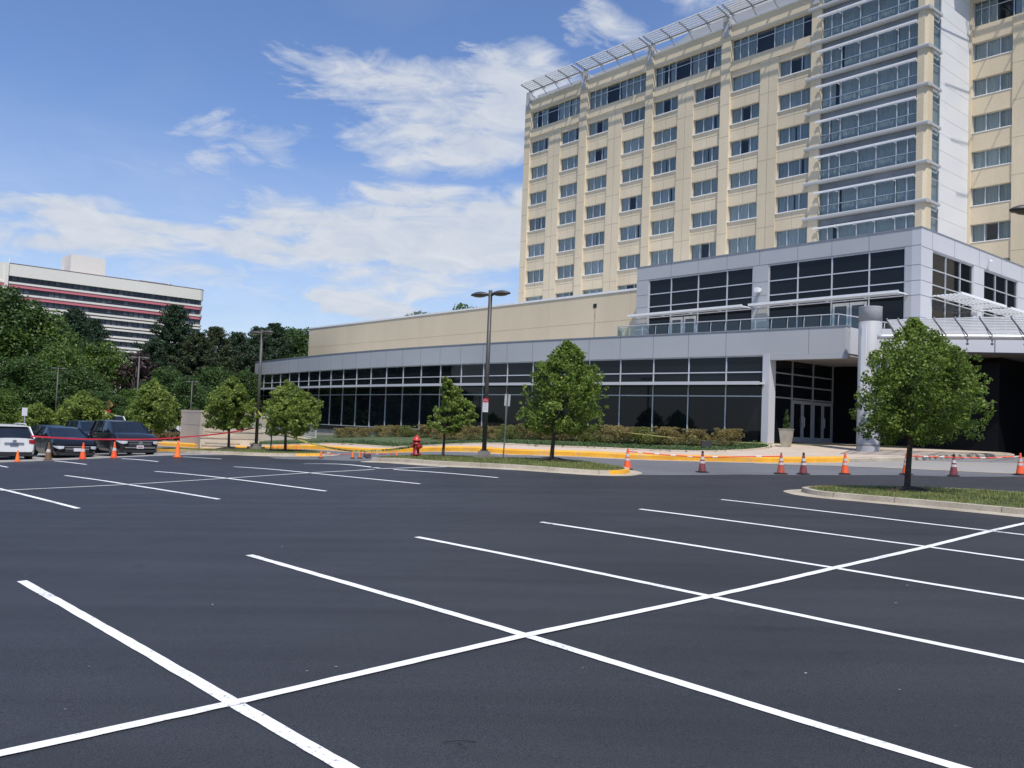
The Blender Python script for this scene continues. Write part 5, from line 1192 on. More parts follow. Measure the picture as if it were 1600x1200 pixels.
# tapes
def tape(name, pts, w, m, label, cat='tape', tilt=.25):
    P = catmull(pts, 4); mb = MB(); n = len(P); vs = []; r = random.Random(4)
    for i, p in enumerate(P):
        a = tilt*math.sin(i*.55)+.15*math.sin(i*1.7); vs += [p+Vector((math.sin(a)*.4*w, math.sin(a)*.5*w, math.cos(a)*w/2)), p-Vector((math.sin(a)*.4*w, math.sin(a)*.5*w, math.cos(a)*w/2))]
    mb.add(vs, [(2*i, 2*i+1, 2*i+3, 2*i+2) for i in range(n-1)])
    return tag(link(name, mb.mesh(name, m)), label, cat)
tape('barrier_tape', DATA['lines']['red'], .066, mat('tape_red', (.62, .035, .06), .4), 'red barrier tape strung from the parked cars to the far left lamp post')
def tape_yellow():
    m = mat('tape_yellow', (.62, .52, .05), .45); N, L = nodes_of(m); b = N['Principled BSDF']
    g = N.new('ShaderNodeNewGeometry'); w = N.new('ShaderNodeTexNoise'); w.inputs['Scale'].default_value = 7; L.new(g.outputs['Position'], w.inputs['Vector'])
    rp = N.new('ShaderNodeValToRGB'); rp.color_ramp.interpolation = 'CONSTANT'; rp.color_ramp.elements[0].color = (.03, .03, .02, 1); rp.color_ramp.elements[1].position = .43; rp.color_ramp.elements[1].color = (.55, .48, .10, 1)
    L.new(w.outputs['Fac'], rp.inputs['Fac']); L.new(rp.outputs['Color'], b.inputs['Base Color']); return m
MTY = tape_yellow(); MTP = mat('tape_pale_yellow', (.42, .37, .12), .6, var=.3, scale=4)
tape('caution_tape', DATA['lines']['yel1'], .075, MTY, 'yellow and black caution tape sagging from the left island tree to the hydrant')
tape('caution_tape', DATA['lines']['yel2'], .018, MTP, 'thin yellow caution tape running from the middle island tree to the nearest tree', tilt=.4)
mb = MB(); x, y = O['t5'][0]+.0, 43; 
# small dark box among the ground cover
x, y = at(1106, 42.6); t = thing('utility_box', (x, y, G(x, y)+.2), 'small dark utility box in the ground cover in front of the shrubs', 'utility box')
mb = MB(); mb.box(-.24, .24, -.12, .12, 0, .33); lpart('cabinet', mb, mat('box_dark', (.045, .04, .045), .6), t); mb = MB(); mb.box(-.25, .25, -.13, .13, .33, .36); lpart('lid', mb, mat('box_lid', (.06, .055, .06), .5), t)

# ------------------------------------------------------------------ cars
M_tyre = mat('tyre_rubber', (.018, .018, .019), .85); M_rim = mat('alloy_rim', (.45, .46, .48), .3, metal=.8); M_cglass = mat('car_glass', (.012, .016, .022), .03, spec=.7)
M_chrome = mat('chrome', (.75, .76, .78), .12, metal=1); M_plast = mat('black_plastic', (.02, .02, .022), .6); M_lamp = mat('headlight_glass', (.55, .57, .6), .08, spec=.8); M_tail = mat('tail_light', (.35, .01, .015), .15, spec=.7); M_under = mat('underbody', (.01, .01, .01), .9)
def paint(n, c, c2=None): return mat(n, c, .22, var=.03, coat=.35, spec=.4)
M_blk = paint('black_paint', (.007, .0075, .009)); M_char = paint('charcoal_paint', (.016, .017, .020)); M_wht = paint('white_paint', (.74, .74, .72)); M_navy = paint('dark_blue_paint', (.012, .018, .03))
# side profile: x from rear (0) to front (L): bonnet/boot height, roof height, half widths
KINDS = {
 'suv': dict(L=4.85, Wd=1.93, H=1.73, hood=1.12, belt=1.13, boot=1.13, wb=(.95, 3.78), wr=.37, cab=(.10, .42, 2.75, 3.62), clr=.24),
 'wagon': dict(L=4.80, Wd=1.84, H=1.60, hood=.98, belt=1.02, boot=1.05, wb=(.92, 3.68), wr=.35, cab=(.08, .48, 2.65, 3.55), clr=.23),
 'sedan': dict(L=4.95, Wd=1.85, H=1.47, hood=.95, belt=.97, boot=1.04, wb=(1.05, 3.90), wr=.33, cab=(.55, 1.45, 2.75, 3.72), clr=.18)}
def car(kind, paintm, loc, head, label, name='parked_car', details=True, plate='', front_emb=None):
    K = KINDS[kind]; L_, Wd, H = K['L'], K['Wd'], K['H']; hw = Wd/2
    x0 = -L_/2
    t = thing(name, loc, label, 'car', None, head)
    def top(u):   # body top height along the length, u metres from the rear
        c = K['cab']
        ks = [(0, K['boot']-.06 if kind == 'sedan' else K['belt']-.02), (c[0]+.15, K['boot'] if kind == 'sedan' else K['belt']), (c[3]-.05, K['hood']+.05), (c[3]+.5, K['hood']), (L_-.35, K['hood']-.12), (L_-.08, K['hood']-.30), (L_, K['hood']-.42)]
        return float(np.interp(u, [a for a, b in ks], [b for a, b in ks]))
    def plan(u):  # half width along the length
        e = min(u, L_-u); return hw*(1-.16*max(0, 1-e/.55)**2)
    st = [0, .06, .2, .45]+list(np.linspace(.7, L_-.7, 17))+[L_-.45, L_-.2, L_-.06, L_]
    clr = K['clr']; rows = []
    for u in st:
        w = plan(u); tz = top(u); e = min(u, L_-u); low = clr+max(0, .22-e)*.9
        nar = 0
        for cx_ in K['wb']:      # wheel arches cut the sill line
            d = abs(u-cx_)
            if d < K['wr']+.09: low = max(low, math.sqrt((K['wr']+.09)**2-d*d)+K['wr']-.02)
        pts = [(w*.90, low), (w*.985, low+.12), (w, low+.30 if low < .5 else low+.1), (w*.995, min(tz-.12, .82)), (w*.955, tz-.04), (w*.86, tz), (w*.45, tz+.025), (0, tz+.03)]
        zmin = low
        pts = [(a, max(b, zmin+.001*i)) for i, (a, b) in enumerate(pts)]
        rows.append([(x0+u, a, b) for a, b in pts]+[(x0+u, -a, b) for a, b in pts[:-1][::-1]])
    mb = MB(); mb.ring(rows, False, True, True); body = lpart('body', mb, paintm, t, True)
    m_ = body.modifiers.new('e', 'EDGE_SPLIT'); m_.split_angle = R_(38)
    mb = MB(); mb.box(x0+.25, -x0-.25, -hw*.86, hw*.86, clr-.02, .75); lpart('underbody', mb, M_under, t)
    # cabin
    c = K['cab']; b0 = top(c[0]+.2)-.02; zb_ = K['belt']-.01
    gw = hw*.94; rw = hw*.74
    def cabin(off, zt, zlo, m, name):
        mb = MB(); sec = []
        def row(u, z, w): return (x0+u, w, z)
        lo = [(c[0]-off, zlo), (c[3]+off, K['hood']+.02)]
        rear_t, front_t = c[1]-off*.5, c[2]+off*.5
        n = 8; rows = []
        P0 = [(c[0]-off, gw*.88+off, top(c[0]+.1)-.02), (c[0]+.35, gw+off, zlo), (c[3]-.45, gw+off, zlo), (c[3]+off, gw*.86+off, K['hood']+.03)]
        P1 = [(rear_t, rw*.96+off, zt-.05), (rear_t+.3, rw+off, zt-.015), (front_t-.3, rw+off, zt-.015), (front_t, rw*.95+off, zt-.06)]
        vs = []
        for (u, w, z) in P0: vs.append((x0+u, w, z))
        for (u, w, z) in P1: vs.append((x0+u, w, z))
        for (u, w, z) in P0: vs.append((x0+u, -w, z))
        for (u, w, z) in P1: vs.append((x0+u, -w, z))
        return vs
    v = cabin(0, H, zb_, None, '')
    # roof with a crown
    zt = H; rt, ft = c[1], c[2]; rows = []
    for u in np.linspace(rt, ft, 9):
        q = (u-rt)/(ft-rt); zz = zt-.07*(2*q-1)**2*(1 if kind != 'suv' else .7); w = rw*(1-.05*abs(2*q-1)**3)
        rows.append([(x0+u, w*1.0, zz-.055), (x0+u, w*.93, zz-.015), (x0+u, w*.5, zz), (x0+u, 0, zz+.008), (x0+u, -w*.5, zz), (x0+u, -w*.93, zz-.015), (x0+u, -w, zz-.055)])
    mb = MB(); mb.ring(rows, False, False, False); lpart('roof', mb, paintm, t, True)
    re, fe = rows[0], rows[-1]
    # windscreen, rear window, side glass
    wz = top(c[3]); bw_ = gw*.90
    def pane(name, A, B, m=M_cglass, n=6, bow=.06, ax=1):
        """A lower edge, B upper edge (lists of points of equal length)"""
        mb = MB(); mb.ring([A, B], False, False, False); return lpart(name, mb, m, t, True)
    k = len(fe); low_f = [(x0+c[3]+.10*(1-(2*i/(k-1)-1)**2), bw_*(1-2*i/(k-1)), wz+.0) for i in range(k)]
    pane('windscreen', low_f, fe)
    uz = top(c[0]+.05); low_r = [(x0+c[0]-.03*(1-(2*i/(k-1)-1)**2), bw_*(1-2*i/(k-1)), uz) for i in range(k)]
    pane('rear_window', low_r, re)
    for sgn in (1, -1):
        up = [(r_[0 if sgn > 0 else -1]) for r_ in rows]; us = np.linspace(c[0], c[3], len(up))
        lo = [(x0+u, sgn*(bw_+(gw-bw_)*min(1, 4*min(i, len(up)-1-i)/(len(up)-1))), top(u)+.0) for i, u in enumerate(us)]
        pane('side_window', lo, up)
        mb = MB()
        for u_l, u_u in ((c[3], ft), (c[0]+(c[3]-c[0])*.56, rt+(ft-rt)*.56), (c[0]+(c[3]-c[0])*.22, rt+(ft-rt)*.14), (c[0]+.02, rt)):
            a = Vector((x0+u_l, sgn*(gw*.93 if u_l in (c[3], c[0]+.02) else gw*1.0), top(min(max(u_l, c[0]), c[3])))); b = Vector((x0+u_u, sgn*rw*.985, H-.07)); mb.tube([a, b], .038, 5)
        lpart('pillar', mb, paintm if u_l else paintm, t)
        mb = MB(); mm = Vector((x0+c[3]-.42, sgn*(gw+.13), K['belt']+.10)); mb.lathe([(.03, -.09), (.10, -.05), (.10, .06), (.03, .09)], tuple(mm), 10, .55, 1.2); mb.tube([mm-Vector((0, sgn*.1, .03)), (mm.x, sgn*gw*.97, mm.z-.06)], .025, 5)
        lpart('mirror', mb, paintm, t, True)
        mb = MB()
        for u_ in (c[0]+(c[3]-c[0])*.33, c[0]+(c[3]-c[0])*.68): mb.box(x0+u_-.1, x0+u_+.1, sgn*(hw+.0)-.012, sgn*(hw+.0)+.014, .86, .89)
        lpart('handle', mb, M_chrome, t)
        mb = MB()
        for u_ in (c[0]+(c[3]-c[0])*.24, c[0]+(c[3]-c[0])*.58, c[0]+(c[3]-c[0])*.93): mb.box(x0+u_-.005, x0+u_+.005, sgn*hw-.006, sgn*hw+.003, clr+.2, K['belt']-.12)
        lpart('door_gap', mb, M_plast, t)
    for cx_ in K['wb']:
        for sgn in (1, -1):
            wl = bpy.data.objects.new('wheel', None); col.objects.link(wl); wl.parent = t; wl.location = (x0+cx_, sgn*(hw-.11), K['wr'])
            mb = MB(); r_ = K['wr']; w_ = .11; n = 22
            prof = [(r_*.62, -w_), (r_*.93, -w_), (r_, -w_*.7), (r_, w_*.7), (r_*.93, w_), (r_*.62, w_)]
            mb.ring([[(q*math.cos(2*math.pi*j/n), yy, q*math.sin(2*math.pi*j/n)) for j in range(n)] for q, yy in prof]); link('tyre', mb.mesh('tyre', M_tyre, False), wl)
            mb = MB(); yo = sgn*w_*.8
            mb.ring([[(q*math.cos(2*math.pi*j/n), yy, q*math.sin(2*math.pi*j/n)) for j in range(n)] for q, yy in [(r_*.64, sgn*w_*1.01), (r_*.6, yo*.8), (r_*.58, yo*.3)]], True, False, False)
            for j in range(5):
                a = j/5*6.283+.3; mb.tube([(0, yo, 0), (r_*.6*math.cos(a), yo*.95, r_*.6*math.sin(a))], [.05, .03], 5)
            link('rim', mb.mesh('rim', M_rim, False), wl)
            mb = MB(); mb.ring([[(r_*.6*math.cos(2*math.pi*j/n), yo*.4, r_*.6*math.sin(2*math.pi*j/n)) for j in range(n)], [(.001*math.cos(2*math.pi*j/n), yo*.4, .001*math.sin(2*math.pi*j/n)) for j in range(n)]]); link('brake', mb.mesh('brake', M_plast), wl)
    xf = -x0; hz_ = K['hood']
    for sgn in (1, -1):
        def wrap(front, z0, z1, pts, m, nm):
            mb = MB(); f_ = 1 if front else -1; rg = []
            for (du, wy, dz) in pts: X = f_*(-x0)-f_*du+f_*.018; rg.append([(X, sgn*(hw*wy+.016), z0+dz), (X+f_*.012, sgn*(hw*wy+.024), (z0+z1)/2+dz*.5), (X, sgn*(hw*wy+.016), z1)])
            mb.ring(rg, False, False, False); lpart(nm, mb, m, t, True)
        wrap(True, hz_-.47, hz_-.33, [(0, .60, .03), (.0, .74, .0), (.02, .85, .0), (.10, .90, .02), (.28, .955, .06), (.5, .985, .11)], M_lamp, 'headlight')
        zt_ = K['belt']-.05
        wrap(False, zt_-.20, zt_, [(0, .60, .06), (.0, .74, .02), (.02, .85, .0), (.10, .90, .0), (.28, .955, .04), (.42, .975, .10)], M_tail, 'tail_light')
    if details:
        mb = MB(); mb.box(xf-.07, xf+.012, -hw*.56, hw*.56, hz_-.60, hz_-.36); lpart('grille', mb, M_plast, t)
        mb = MB(); mb.box(xf-.05, xf+.02, -hw*.60, hw*.60, hz_-.36, hz_-.325); mb.box(xf-.05, xf+.024, -hw*.55, hw*.55, hz_-.475, hz_-.445)
        if kind == 'suv': mb.box(xf-.06, xf+.03, -hw*.72, hw*.72, hz_-.66, hz_-.625)
        lpart('grille_trim', mb, M_chrome, t)
        mb = MB(); mb.box(xf-.16, xf+.02, -hw*.82, hw*.82, clr+.02, clr+.15); lpart('bumper', mb, M_plast, t)
        mb = MB()
        if kind == 'sedan': mb.box(xf+.02, xf+.034, -.13, .13, hz_-.475, hz_-.44); mb.box(xf+.02, xf+.034, -.05, .05, hz_-.49, hz_-.425)
        else: mb.lathe([(.0, -.001), (.1, 0), (.1, .012), (.075, .013)], (0, 0, 0), 18, 1.0, .7)
        if kind != 'sedan':
            mb.v = [(xf+.02+z, x, hz_-.42+y) for x, y, z in mb.v]
        lpart('emblem', mb, M_chrome, t)
        mb = MB(); mb.box(xf+.0, xf+.035, -.16, .16, clr+.20, clr+.35); lpart('number_plate', mb, M_swhite, t)
        if kind == 'suv':
            mb = MB(); mb.box(xf+.035, xf+.037, -.12, .12, clr+.235, clr+.30); lpart('plate_print', mb, mat('plate_pink', (.35, .16, .2), .5), t)
        # rear furniture
        mb = MB(); mb.box(x0-.03, x0+.2, -hw*.80, hw*.80, clr+.02, clr+.16); lpart('bumper', mb, M_plast, t)
        if kind == 'wagon':
            mb = MB(); mb.box(x0-.018, x0+.1, -hw*.80, hw*.80, .40, .425); lpart('bumper_line', mb, M_plast, t)
            mb = MB(); mb.box(x0-.03, x0+.05, -.38, .38, .76, .84); lpart('plate_recess', mb, mat('recess_grey', (.20, .22, .25), .4), t)
            mb = MB(); mb.box(x0-.035, x0+.0, -.16, .16, .70, .82); lpart('number_plate', mb, mat('plate_blue', (.10, .12, .18), .5), t)
            mb = MB(); mb.lathe([(.0, 0), (.085, 0), (.085, .012), (.05, .014)], (0, 0, 0), 18, 1, .55); mb.v = [(x0-.02-z, x, .92+y) for x, y, z in mb.v]; lpart('emblem', mb, M_chrome, t)
            for sgn in (1, -1):
                mb = MB(); mb.tube([(x0+.7, sgn*rw*.86, H-.01), (x0+.9, sgn*rw*.9, H+.05), (x0+2.6, sgn*rw*.9, H+.04), (x0+2.8, sgn*rw*.86, H-.03)], .02, 6); lpart('roof_rail', mb, M_wht if paintm is M_wht else M_plast, t)
            mb = MB(); mb.box(x0+.38, x0+.72, -rw*.85, rw*.85, H-.075, H-.035); lpart('spoiler', mb, paintm, t)
    return t
e2 = Vector((DATA['e2'][0], DATA['e2'][1])); HD = math.atan2(e2.y, e2.x)
def park(kind, m, key, L_, facing, label, name='parked_car', dv=(0, 0)):
    x, y = O[key][:2] if isinstance(key, str) else key
    d = e2 if facing == 'front' else e2      # body extends away from the viewer along the stall
    cxy = Vector((x, y))+e2*(L_/2); head = HD+math.pi if facing == 'front' else HD
    return car(kind, m, (cxy.x+dv[0], cxy.y+dv[1], G(cxy.x, cxy.y)+.01), head, label, name)
park('suv', M_char, 'suv', 4.85, 'front', 'dark grey SUV facing the camera, nearest the plain orange cone')
park('sedan', M_blk, 'sedan', 4.95, 'front', 'black sedan facing the camera between the white wagon and the dark SUV')
park('wagon', M_wht, 'wagon', 4.80, 'rear', 'white wagon seen from behind at the left edge')
park('suv', M_navy, (-22.0, 48.2), 4.85, 'front', 'dark SUV parked behind and left of the front SUV')
park('sedan', M_blk, (-23.9, 47.6), 4.95, 'front', 'dark car mostly hidden behind the black sedan')
car('wagon', M_wht, (-28.3, 61.5, G(-28, 61)+.35), HD, 'pale roofed car showing only its roof behind the dark SUV', 'parked_car', False)
car('sedan', M_wht, (-26.4, 67.0, G(-26, 66)+.30), -.1, 'white car half hidden behind the low brown hedge', 'parked_car', False)

# ------------------------------------------------------------------ beige wall, steps and ramp left of the glass wing
M_ws = mat('limestone_wall', (.66, .56, .42), .85, scale=.8, c2=(.58, .48, .35)); M_ws2 = mat('limestone_shaded', (.56, .47, .38), .85, scale=.6, c2=(.47, .39, .31))  # second tone paints the shade on the block's left side
def P2(px, D): return at(px, D)
t = thing('entrance_wall', (*P2(316, 56), 0), 'beige stone wall block with steps beside it, left of the glass wing', 'wall')
a = P2(286, 59); b = P2(317, 55.5); c = P2(420, 62.5); d = P2(380, 66)
zt = top_z(640.5, 300, 57.3)
mb = MB(); mb.prism([a, b, c, d], -.6, zt); part('wall', mb, M_ws2, t)
mb = MB(); nb = Vector((c[0]-b[0], c[1]-b[1])).normalized(); nn = Vector((nb.y, -nb.x))*.03
mb.prism([b, (b[0]+nn.x, b[1]+nn.y), (c[0]+nn.x, c[1]+nn.y), c], -.6, zt); part('lit_side_face', mb, M_ws, t)  # thin brighter skin paints the sunlit side of the block
mb = MB()
va = Vector((b[0]-a[0], b[1]-a[1])).normalized(); na = Vector((va.y, -va.x))*.006
for z in (zt-.17, zt-.95): mb.prism([(a[0], a[1]), (a[0]+na.x, a[1]+na.y), (b[0]+na.x, b[1]+na.y), (b[0], b[1])], z, z+.025)
for z in (zt-.95,): mb.prism([(b[0]+nn.x*1, b[1]+nn.y*1), (b[0]+nn.x*1.25, b[1]+nn.y*1.25), (c[0]+nn.x*1.25, c[1]+nn.y*1.25), (c[0]+nn.x, c[1]+nn.y)], z, z+.02)
part('panel_joints', mb, mat('stone_joint', (.40, .33, .25), .9), t)
# lower terrace walls and steps in front of it
t = thing('stone_steps', (*P2(350, 54), 0), 'low beige stone steps and terrace walls behind the left lamp post', 'steps')
for i, (p0, p1, D0, D1, h, dd) in enumerate([(322, 412, 54.6, 57.5, 1.30, .5), (330, 416, 53.8, 56.6, .98, .5), (318, 410, 53.4, 55.2, .62, .5), (326, 380, 52.9, 53.6, .34, .5), (320, 372, 52.5, 52.9, .20, .4)]):
    a = P2(p0, D0); b = P2(p1, D1); v = Vector((b[0]-a[0], b[1]-a[1])).normalized(); n = Vector((-v.y, v.x))*dd
    g = G(a[0], a[1]); mb = MB(); mb.prism([a, b, (b[0]+n.x, b[1]+n.y), (a[0]+n.x, a[1]+n.y)], g-.2, g+h+.1); part('step' if i > 2 else 'terrace_wall', mb, M_ws, t)
    mb = MB(); m_ = -n*.06; mb.prism([(a[0]+m_.x, a[1]+m_.y), (b[0]+m_.x, b[1]+m_.y), (b[0]+n.x, b[1]+n.y), (a[0]+n.x, a[1]+n.y)], g+h+.1, g+h+.16); part('coping', mb, M_conc, t)
a = P2(366, 52.6); b = P2(367, 52.5)
# pale wall climbing behind the lawn, with a ramp and railing
t = thing('ramp_wall', (*P2(450, 60), 0), 'pale concrete ramp wall sloping down to the glass wing corner', 'wall')
a = P2(398, 60.5); b = P2(497, 62.5); za = top_z(672, 398, 60.5); zb2 = top_z(688.5, 497, 62.5)
n = 14; mb = MB(); lo = []; hi = []
for i in range(n+1):
    u = i/n; x = a[0]+(b[0]-a[0])*u; y = a[1]+(b[1]-a[1])*u; lo.append((x, y, -.6)); hi.append((x, y, za+(zb2-za)*u))
bk = [(x, y+.3, z) for x, y, z in hi]; bl_ = [(x, y+.3, z) for x, y, z in lo]
mb.ring([[lo[i], hi[i], bk[i], bl_[i]] for i in range(n+1)]); part('wall', mb, M_found, t)
mb = MB(); mb.ring([[(hi[i][0], hi[i][1]-.05, hi[i][2]+.0), (hi[i][0], hi[i][1]-.05, hi[i][2]+.10), (hi[i][0], hi[i][1]+.35, hi[i][2]+.10), (hi[i][0], hi[i][1]+.35, hi[i][2])] for i in range(n+1)]); part('coping', mb, M_ws, t)
t = thing('ramp_railing', (*P2(450, 60), 0), 'pale metal picket railing on the sloping ramp wall', 'railing')
mb = MB(); mb.tube([(x, y+.15, z+1.05) for x, y, z in hi], .03, 6); mb.tube([(x, y+.15, z+.2) for x, y, z in hi], .02, 6); part('handrail', mb, M_alu, t)
k = 56
mb = MB()
for i in range(k+1):
    u = i/k*n; j = min(n-1, int(u)); f = u-j; x = hi[j][0]+(hi[j+1][0]-hi[j][0])*f; y = hi[j][1]+(hi[j+1][1]-hi[j][1])*f; z = hi[j][2]+(hi[j+1][2]-hi[j][2])*f
    mb.tube([(x, y+.15, z+.1), (x, y+.15, z+1.05)], .012, 4)
part('pickets', mb, M_alu, t)
mb = MB()
for i in (0, 5, 10, n): x, y, z = hi[i]; mb.tube([(x, y+.12, z-.1), (x, y+.12, z+1.12)], .045, 6)
part('posts', mb, M_alu, t)
# low brown hedge in front of the white car
cl = []; r = random.Random(8)
for i in range(90):
    px = r.uniform(243, 290); x, y = at(px, r.uniform(60.5, 62)); cl.append(((x, y, G(x, y)+r.uniform(.2, .75)), .3))
me = leafmesh('hedge_mesh', cl, 420, .12, leafmat('hedge_leaves', (.05, .04, .015), (.20, .15, .06), .25), 10)
tag(link('hedge', me), 'low brown clipped hedge in front of the half hidden white car', 'hedge')

# ------------------------------------------------------------------ distant striped office block
M_ocream = mat('office_cream', (.80, .76, .69), .8, scale=.05, c2=(.70, .65, .57), fine=.03, fscale=2); M_ored = mat('office_red', (.60, .17, .20), .7, var=.06, scale=.1); M_obr = mat('office_brown', (.20, .13, .115), .8); M_owin = mat('office_glass', (.030, .038, .055), .12, var=.3, scale=.08, spec=.35)
M_omul = mat('office_mullion', (.02, .022, .03), .6); M_ocur = mat('office_blind', (.09, .105, .125), .6, var=.3, scale=.5)
OR = Vector((-88.7, 250)); OLv = Vector((-125.1, 216)); od = (OLv-OR).normalized(); on_ = Vector((-od.y, od.x))
if on_.dot(Vector((0, 1))) < 0: on_ = -on_
ob = thing('office_block', (OR.x, OR.y, 0), 'distant white office block with dark window bands, two red stripes and a rooftop box', 'building')
def OW(u, v, z): p = OR+od*u+on_*v; return Vector((p.x, p.y, z))
def obx(mb, u0, u1, v0, v1, z0, z1): mb.box(u0, u1, v0, v1, z0, z1, OW)
ZT_ = 37.3; LEN = 49.9
mb = MB(); obx(mb, .35, 110, .5, 18, -2, ZT_-.3); part('wall', mb, M_ocream, ob)
def curved(mb, z0, z1, out=0.0, u1=LEN-.2):
    R0 = 1.3; ring = []
    pr = [(u1, -out)]+[(R0, -out)]+[(R0-(R0+out)*math.sin(a), R0-(R0+out)*math.cos(a)) for a in np.linspace(.2, math.pi/2, 6)]+[(-out, 10), (u1, 10)]
    mb.prism([tuple(OW(u, v, 0)[:2]) for u, v in pr], z0, z1)
mb = MB(); curved(mb, ZT_-3.0, ZT_, .25); part('parapet', mb, M_ocream, ob)
mb = MB(); curved(mb, ZT_, ZT_+.15, .3); part('parapet_cap', mb, M_obr, ob)
zt0 = ZT_-3.0; r = random.Random(2)
for k in range(9):
    z1 = zt0-k*2.75; z0 = z1-1.45
    mb = MB(); curved(mb, z0, z1, -.35); mb.cur = 1; u = .6
    while u < LEN-.6: obx(mb, u, u+.14, .27, .34, z0, z1); u += 1.42
    mb.cur = 2; u = .75
    while u < LEN-1.5:
        if r.random() < .55: obx(mb, u, u+1.1, .325, .345, z0+r.choice([0, .5]), z1)
        u += 1.42
    part('window_band', mb, [M_owin, M_omul, M_ocur], ob)
    mb = MB(); curved(mb, z0-.50, z0, .22); part('ledge', mb, M_ocream, ob)
    if k < 2: mb = MB(); curved(mb, z0-1.30, z0-.50, .08); part('red_stripe', mb, M_ored, ob)
    else:
        mb = MB(); curved(mb, z0-.85, z0-.50, -.1); part('recess', mb, M_obr, ob); mb = MB(); curved(mb, z0-1.30, z0-.85, .2); part('ledge', mb, M_ocream, ob)
mb = MB(); curved(mb, -2, zt0-9*2.75, .1); part('base', mb, M_ocream, ob)
# the part left of the joint
mb = MB(); obx(mb, LEN-.1, LEN+.7, -.6, 12, -2, ZT_+.1); obx(mb, LEN+.7, 105, -.3, 12, ZT_-3.0, ZT_); part('wall', mb, M_ocream, ob)
mb = MB(); obx(mb, LEN+3.2, 105, .0, .3, 2, ZT_-3.0); part('window_band', mb, M_owin, ob)
mb = MB(); obx(mb, LEN+.7, LEN+3.2, -.3, 2, 0, ZT_-3); part('wall', mb, M_ocream, ob)
for k in range(9):
    z0 = zt0-k*2.75-1.45; mb = MB(); obx(mb, LEN+.7, 105, -.45, .1, z0-.5, z0); part('ledge', mb, M_ocream, ob)
    if k < 2: mb = MB(); obx(mb, LEN+.7, 105, -.35, .1, z0-1.3, z0-.5); part('red_stripe', mb, M_ored, ob)
mb = MB(); obx(mb, 25.8, 34.5, 4, 12, ZT_-.2, ZT_+5.2); part('rooftop_box', mb, M_ocream, ob)
mb = MB(); obx(mb, 51.5, 62, 3, 12, ZT_-.2, ZT_+7.2); part('rooftop_box', mb, M_ocream, ob)
mb = MB(); obx(mb, 8, 17, 3, 8, ZT_, ZT_+.75); obx(mb, 38, 46, 3, 8, ZT_, ZT_+.6); part('roof_plant', mb, M_obr, ob)
mb = MB()
for u, h in ((1.0, 2.2), (10, 1.0), (22, 1.1), (37, 1.2), (49.5, 1.3)): p = OW(u, .6, ZT_); mb.tube([p, p+Vector((0, 0, h))], .12 if h < 2 else .06, 5)
part('antenna', mb, M_white_t, ob)

# ------------------------------------------------------------------ camera
cam = bpy.data.cameras.new('camera'); co = bpy.data.objects.new('camera', cam); col.objects.link(co)
cam.sensor_width = 36; cam.sensor_fit = 'HORIZONTAL'; cam.lens = F_PX/1600*36; cam.clip_end = 9000; cam.clip_start = .05
Fv = Vector((0, math.cos(PITCH), math.sin(PITCH))); Rt = Vector((1, 0, 0)); Up = Vector((0, -math.sin(PITCH), math.cos(PITCH)))
# picture content is turned clockwise by ROLL, so the camera is rolled the other way
Rc = Rt*math.cos(ROLL)+Up*math.sin(ROLL)*1.0; Uc = Up*math.cos(ROLL)-Rt*math.sin(ROLL)
M_ = Matrix((Rc, Uc, -Fv)).transposed().to_4x4(); M_.translation = Vector((0, 0, CAM_H)); co.matrix_world = M_
scene.camera = co

# ------------------------------------------------------------------ sun and sky
SUN_AZ = math.atan2(.20, -.98); SUN_EL = R_(60)      # azimuth from +Y towards +X
sd = Vector((math.sin(SUN_AZ)*math.cos(SUN_EL), math.cos(SUN_AZ)*math.cos(SUN_EL), math.sin(SUN_EL)))
sl = bpy.data.lights.new('sun', 'SUN'); sl.energy = 4.2; sl.angle = R_(.53); sl.color = (1, .955, .88)
so = bpy.data.objects.new('sun', sl); col.objects.link(so); so.rotation_euler = sd.to_track_quat('Z', 'Y').to_euler()
w = bpy.data.worlds.new('World'); scene.world = w; w.use_nodes = True
N = w.node_tree.nodes; L = w.node_tree.links
bg = N['Background']; sky = N.new('ShaderNodeTexSky'); sky.sky_type = 'NISHITA'; sky.sun_disc = False
sky.sun_elevation = SUN_EL; sky.sun_rotation = SUN_AZ; sky.altitude = 60; sky.air_density = 1.0; sky.dust_density = .7; sky.ozone_density = 1.6
SKY = .112
def math_n(op, a, b=None, c=None, clamp=False):
    n = N.new('ShaderNodeMath'); n.operation = op; n.use_clamp = clamp
    for i, v in enumerate((a, b, c)):
        if v is None: continue
        if isinstance(v, (int, float)): n.inputs[i].default_value = v
        else: L.new(v, n.inputs[i])
    return n.outputs[0]
tc = N.new('ShaderNodeTexCoord'); sep = N.new('ShaderNodeSeparateXYZ'); L.new(tc.outputs['Generated'], sep.inputs[0])
az = math_n('ARCTAN2', sep.outputs[0], sep.outputs[1]); el = math_n('ARCSINE', sep.outputs[2])
cmb = N.new('ShaderNodeCombineXYZ'); L.new(az, cmb.inputs[0]); L.new(math_n('MULTIPLY', el, 1.9), cmb.inputs[1])
def noise(vec, sc, det, rough=.55, dist=0, off=(0, 0, 0)):
    mp = N.new('ShaderNodeMapping'); mp.inputs['Location'].default_value = off; L.new(vec, mp.inputs['Vector'])
    n = N.new('ShaderNodeTexNoise'); n.inputs['Scale'].default_value = sc; n.inputs['Detail'].default_value = det; n.inputs['Roughness'].default_value = rough; n.inputs['Distortion'].default_value = dist
    L.new(mp.outputs[0], n.inputs['Vector']); return n.outputs['Fac']

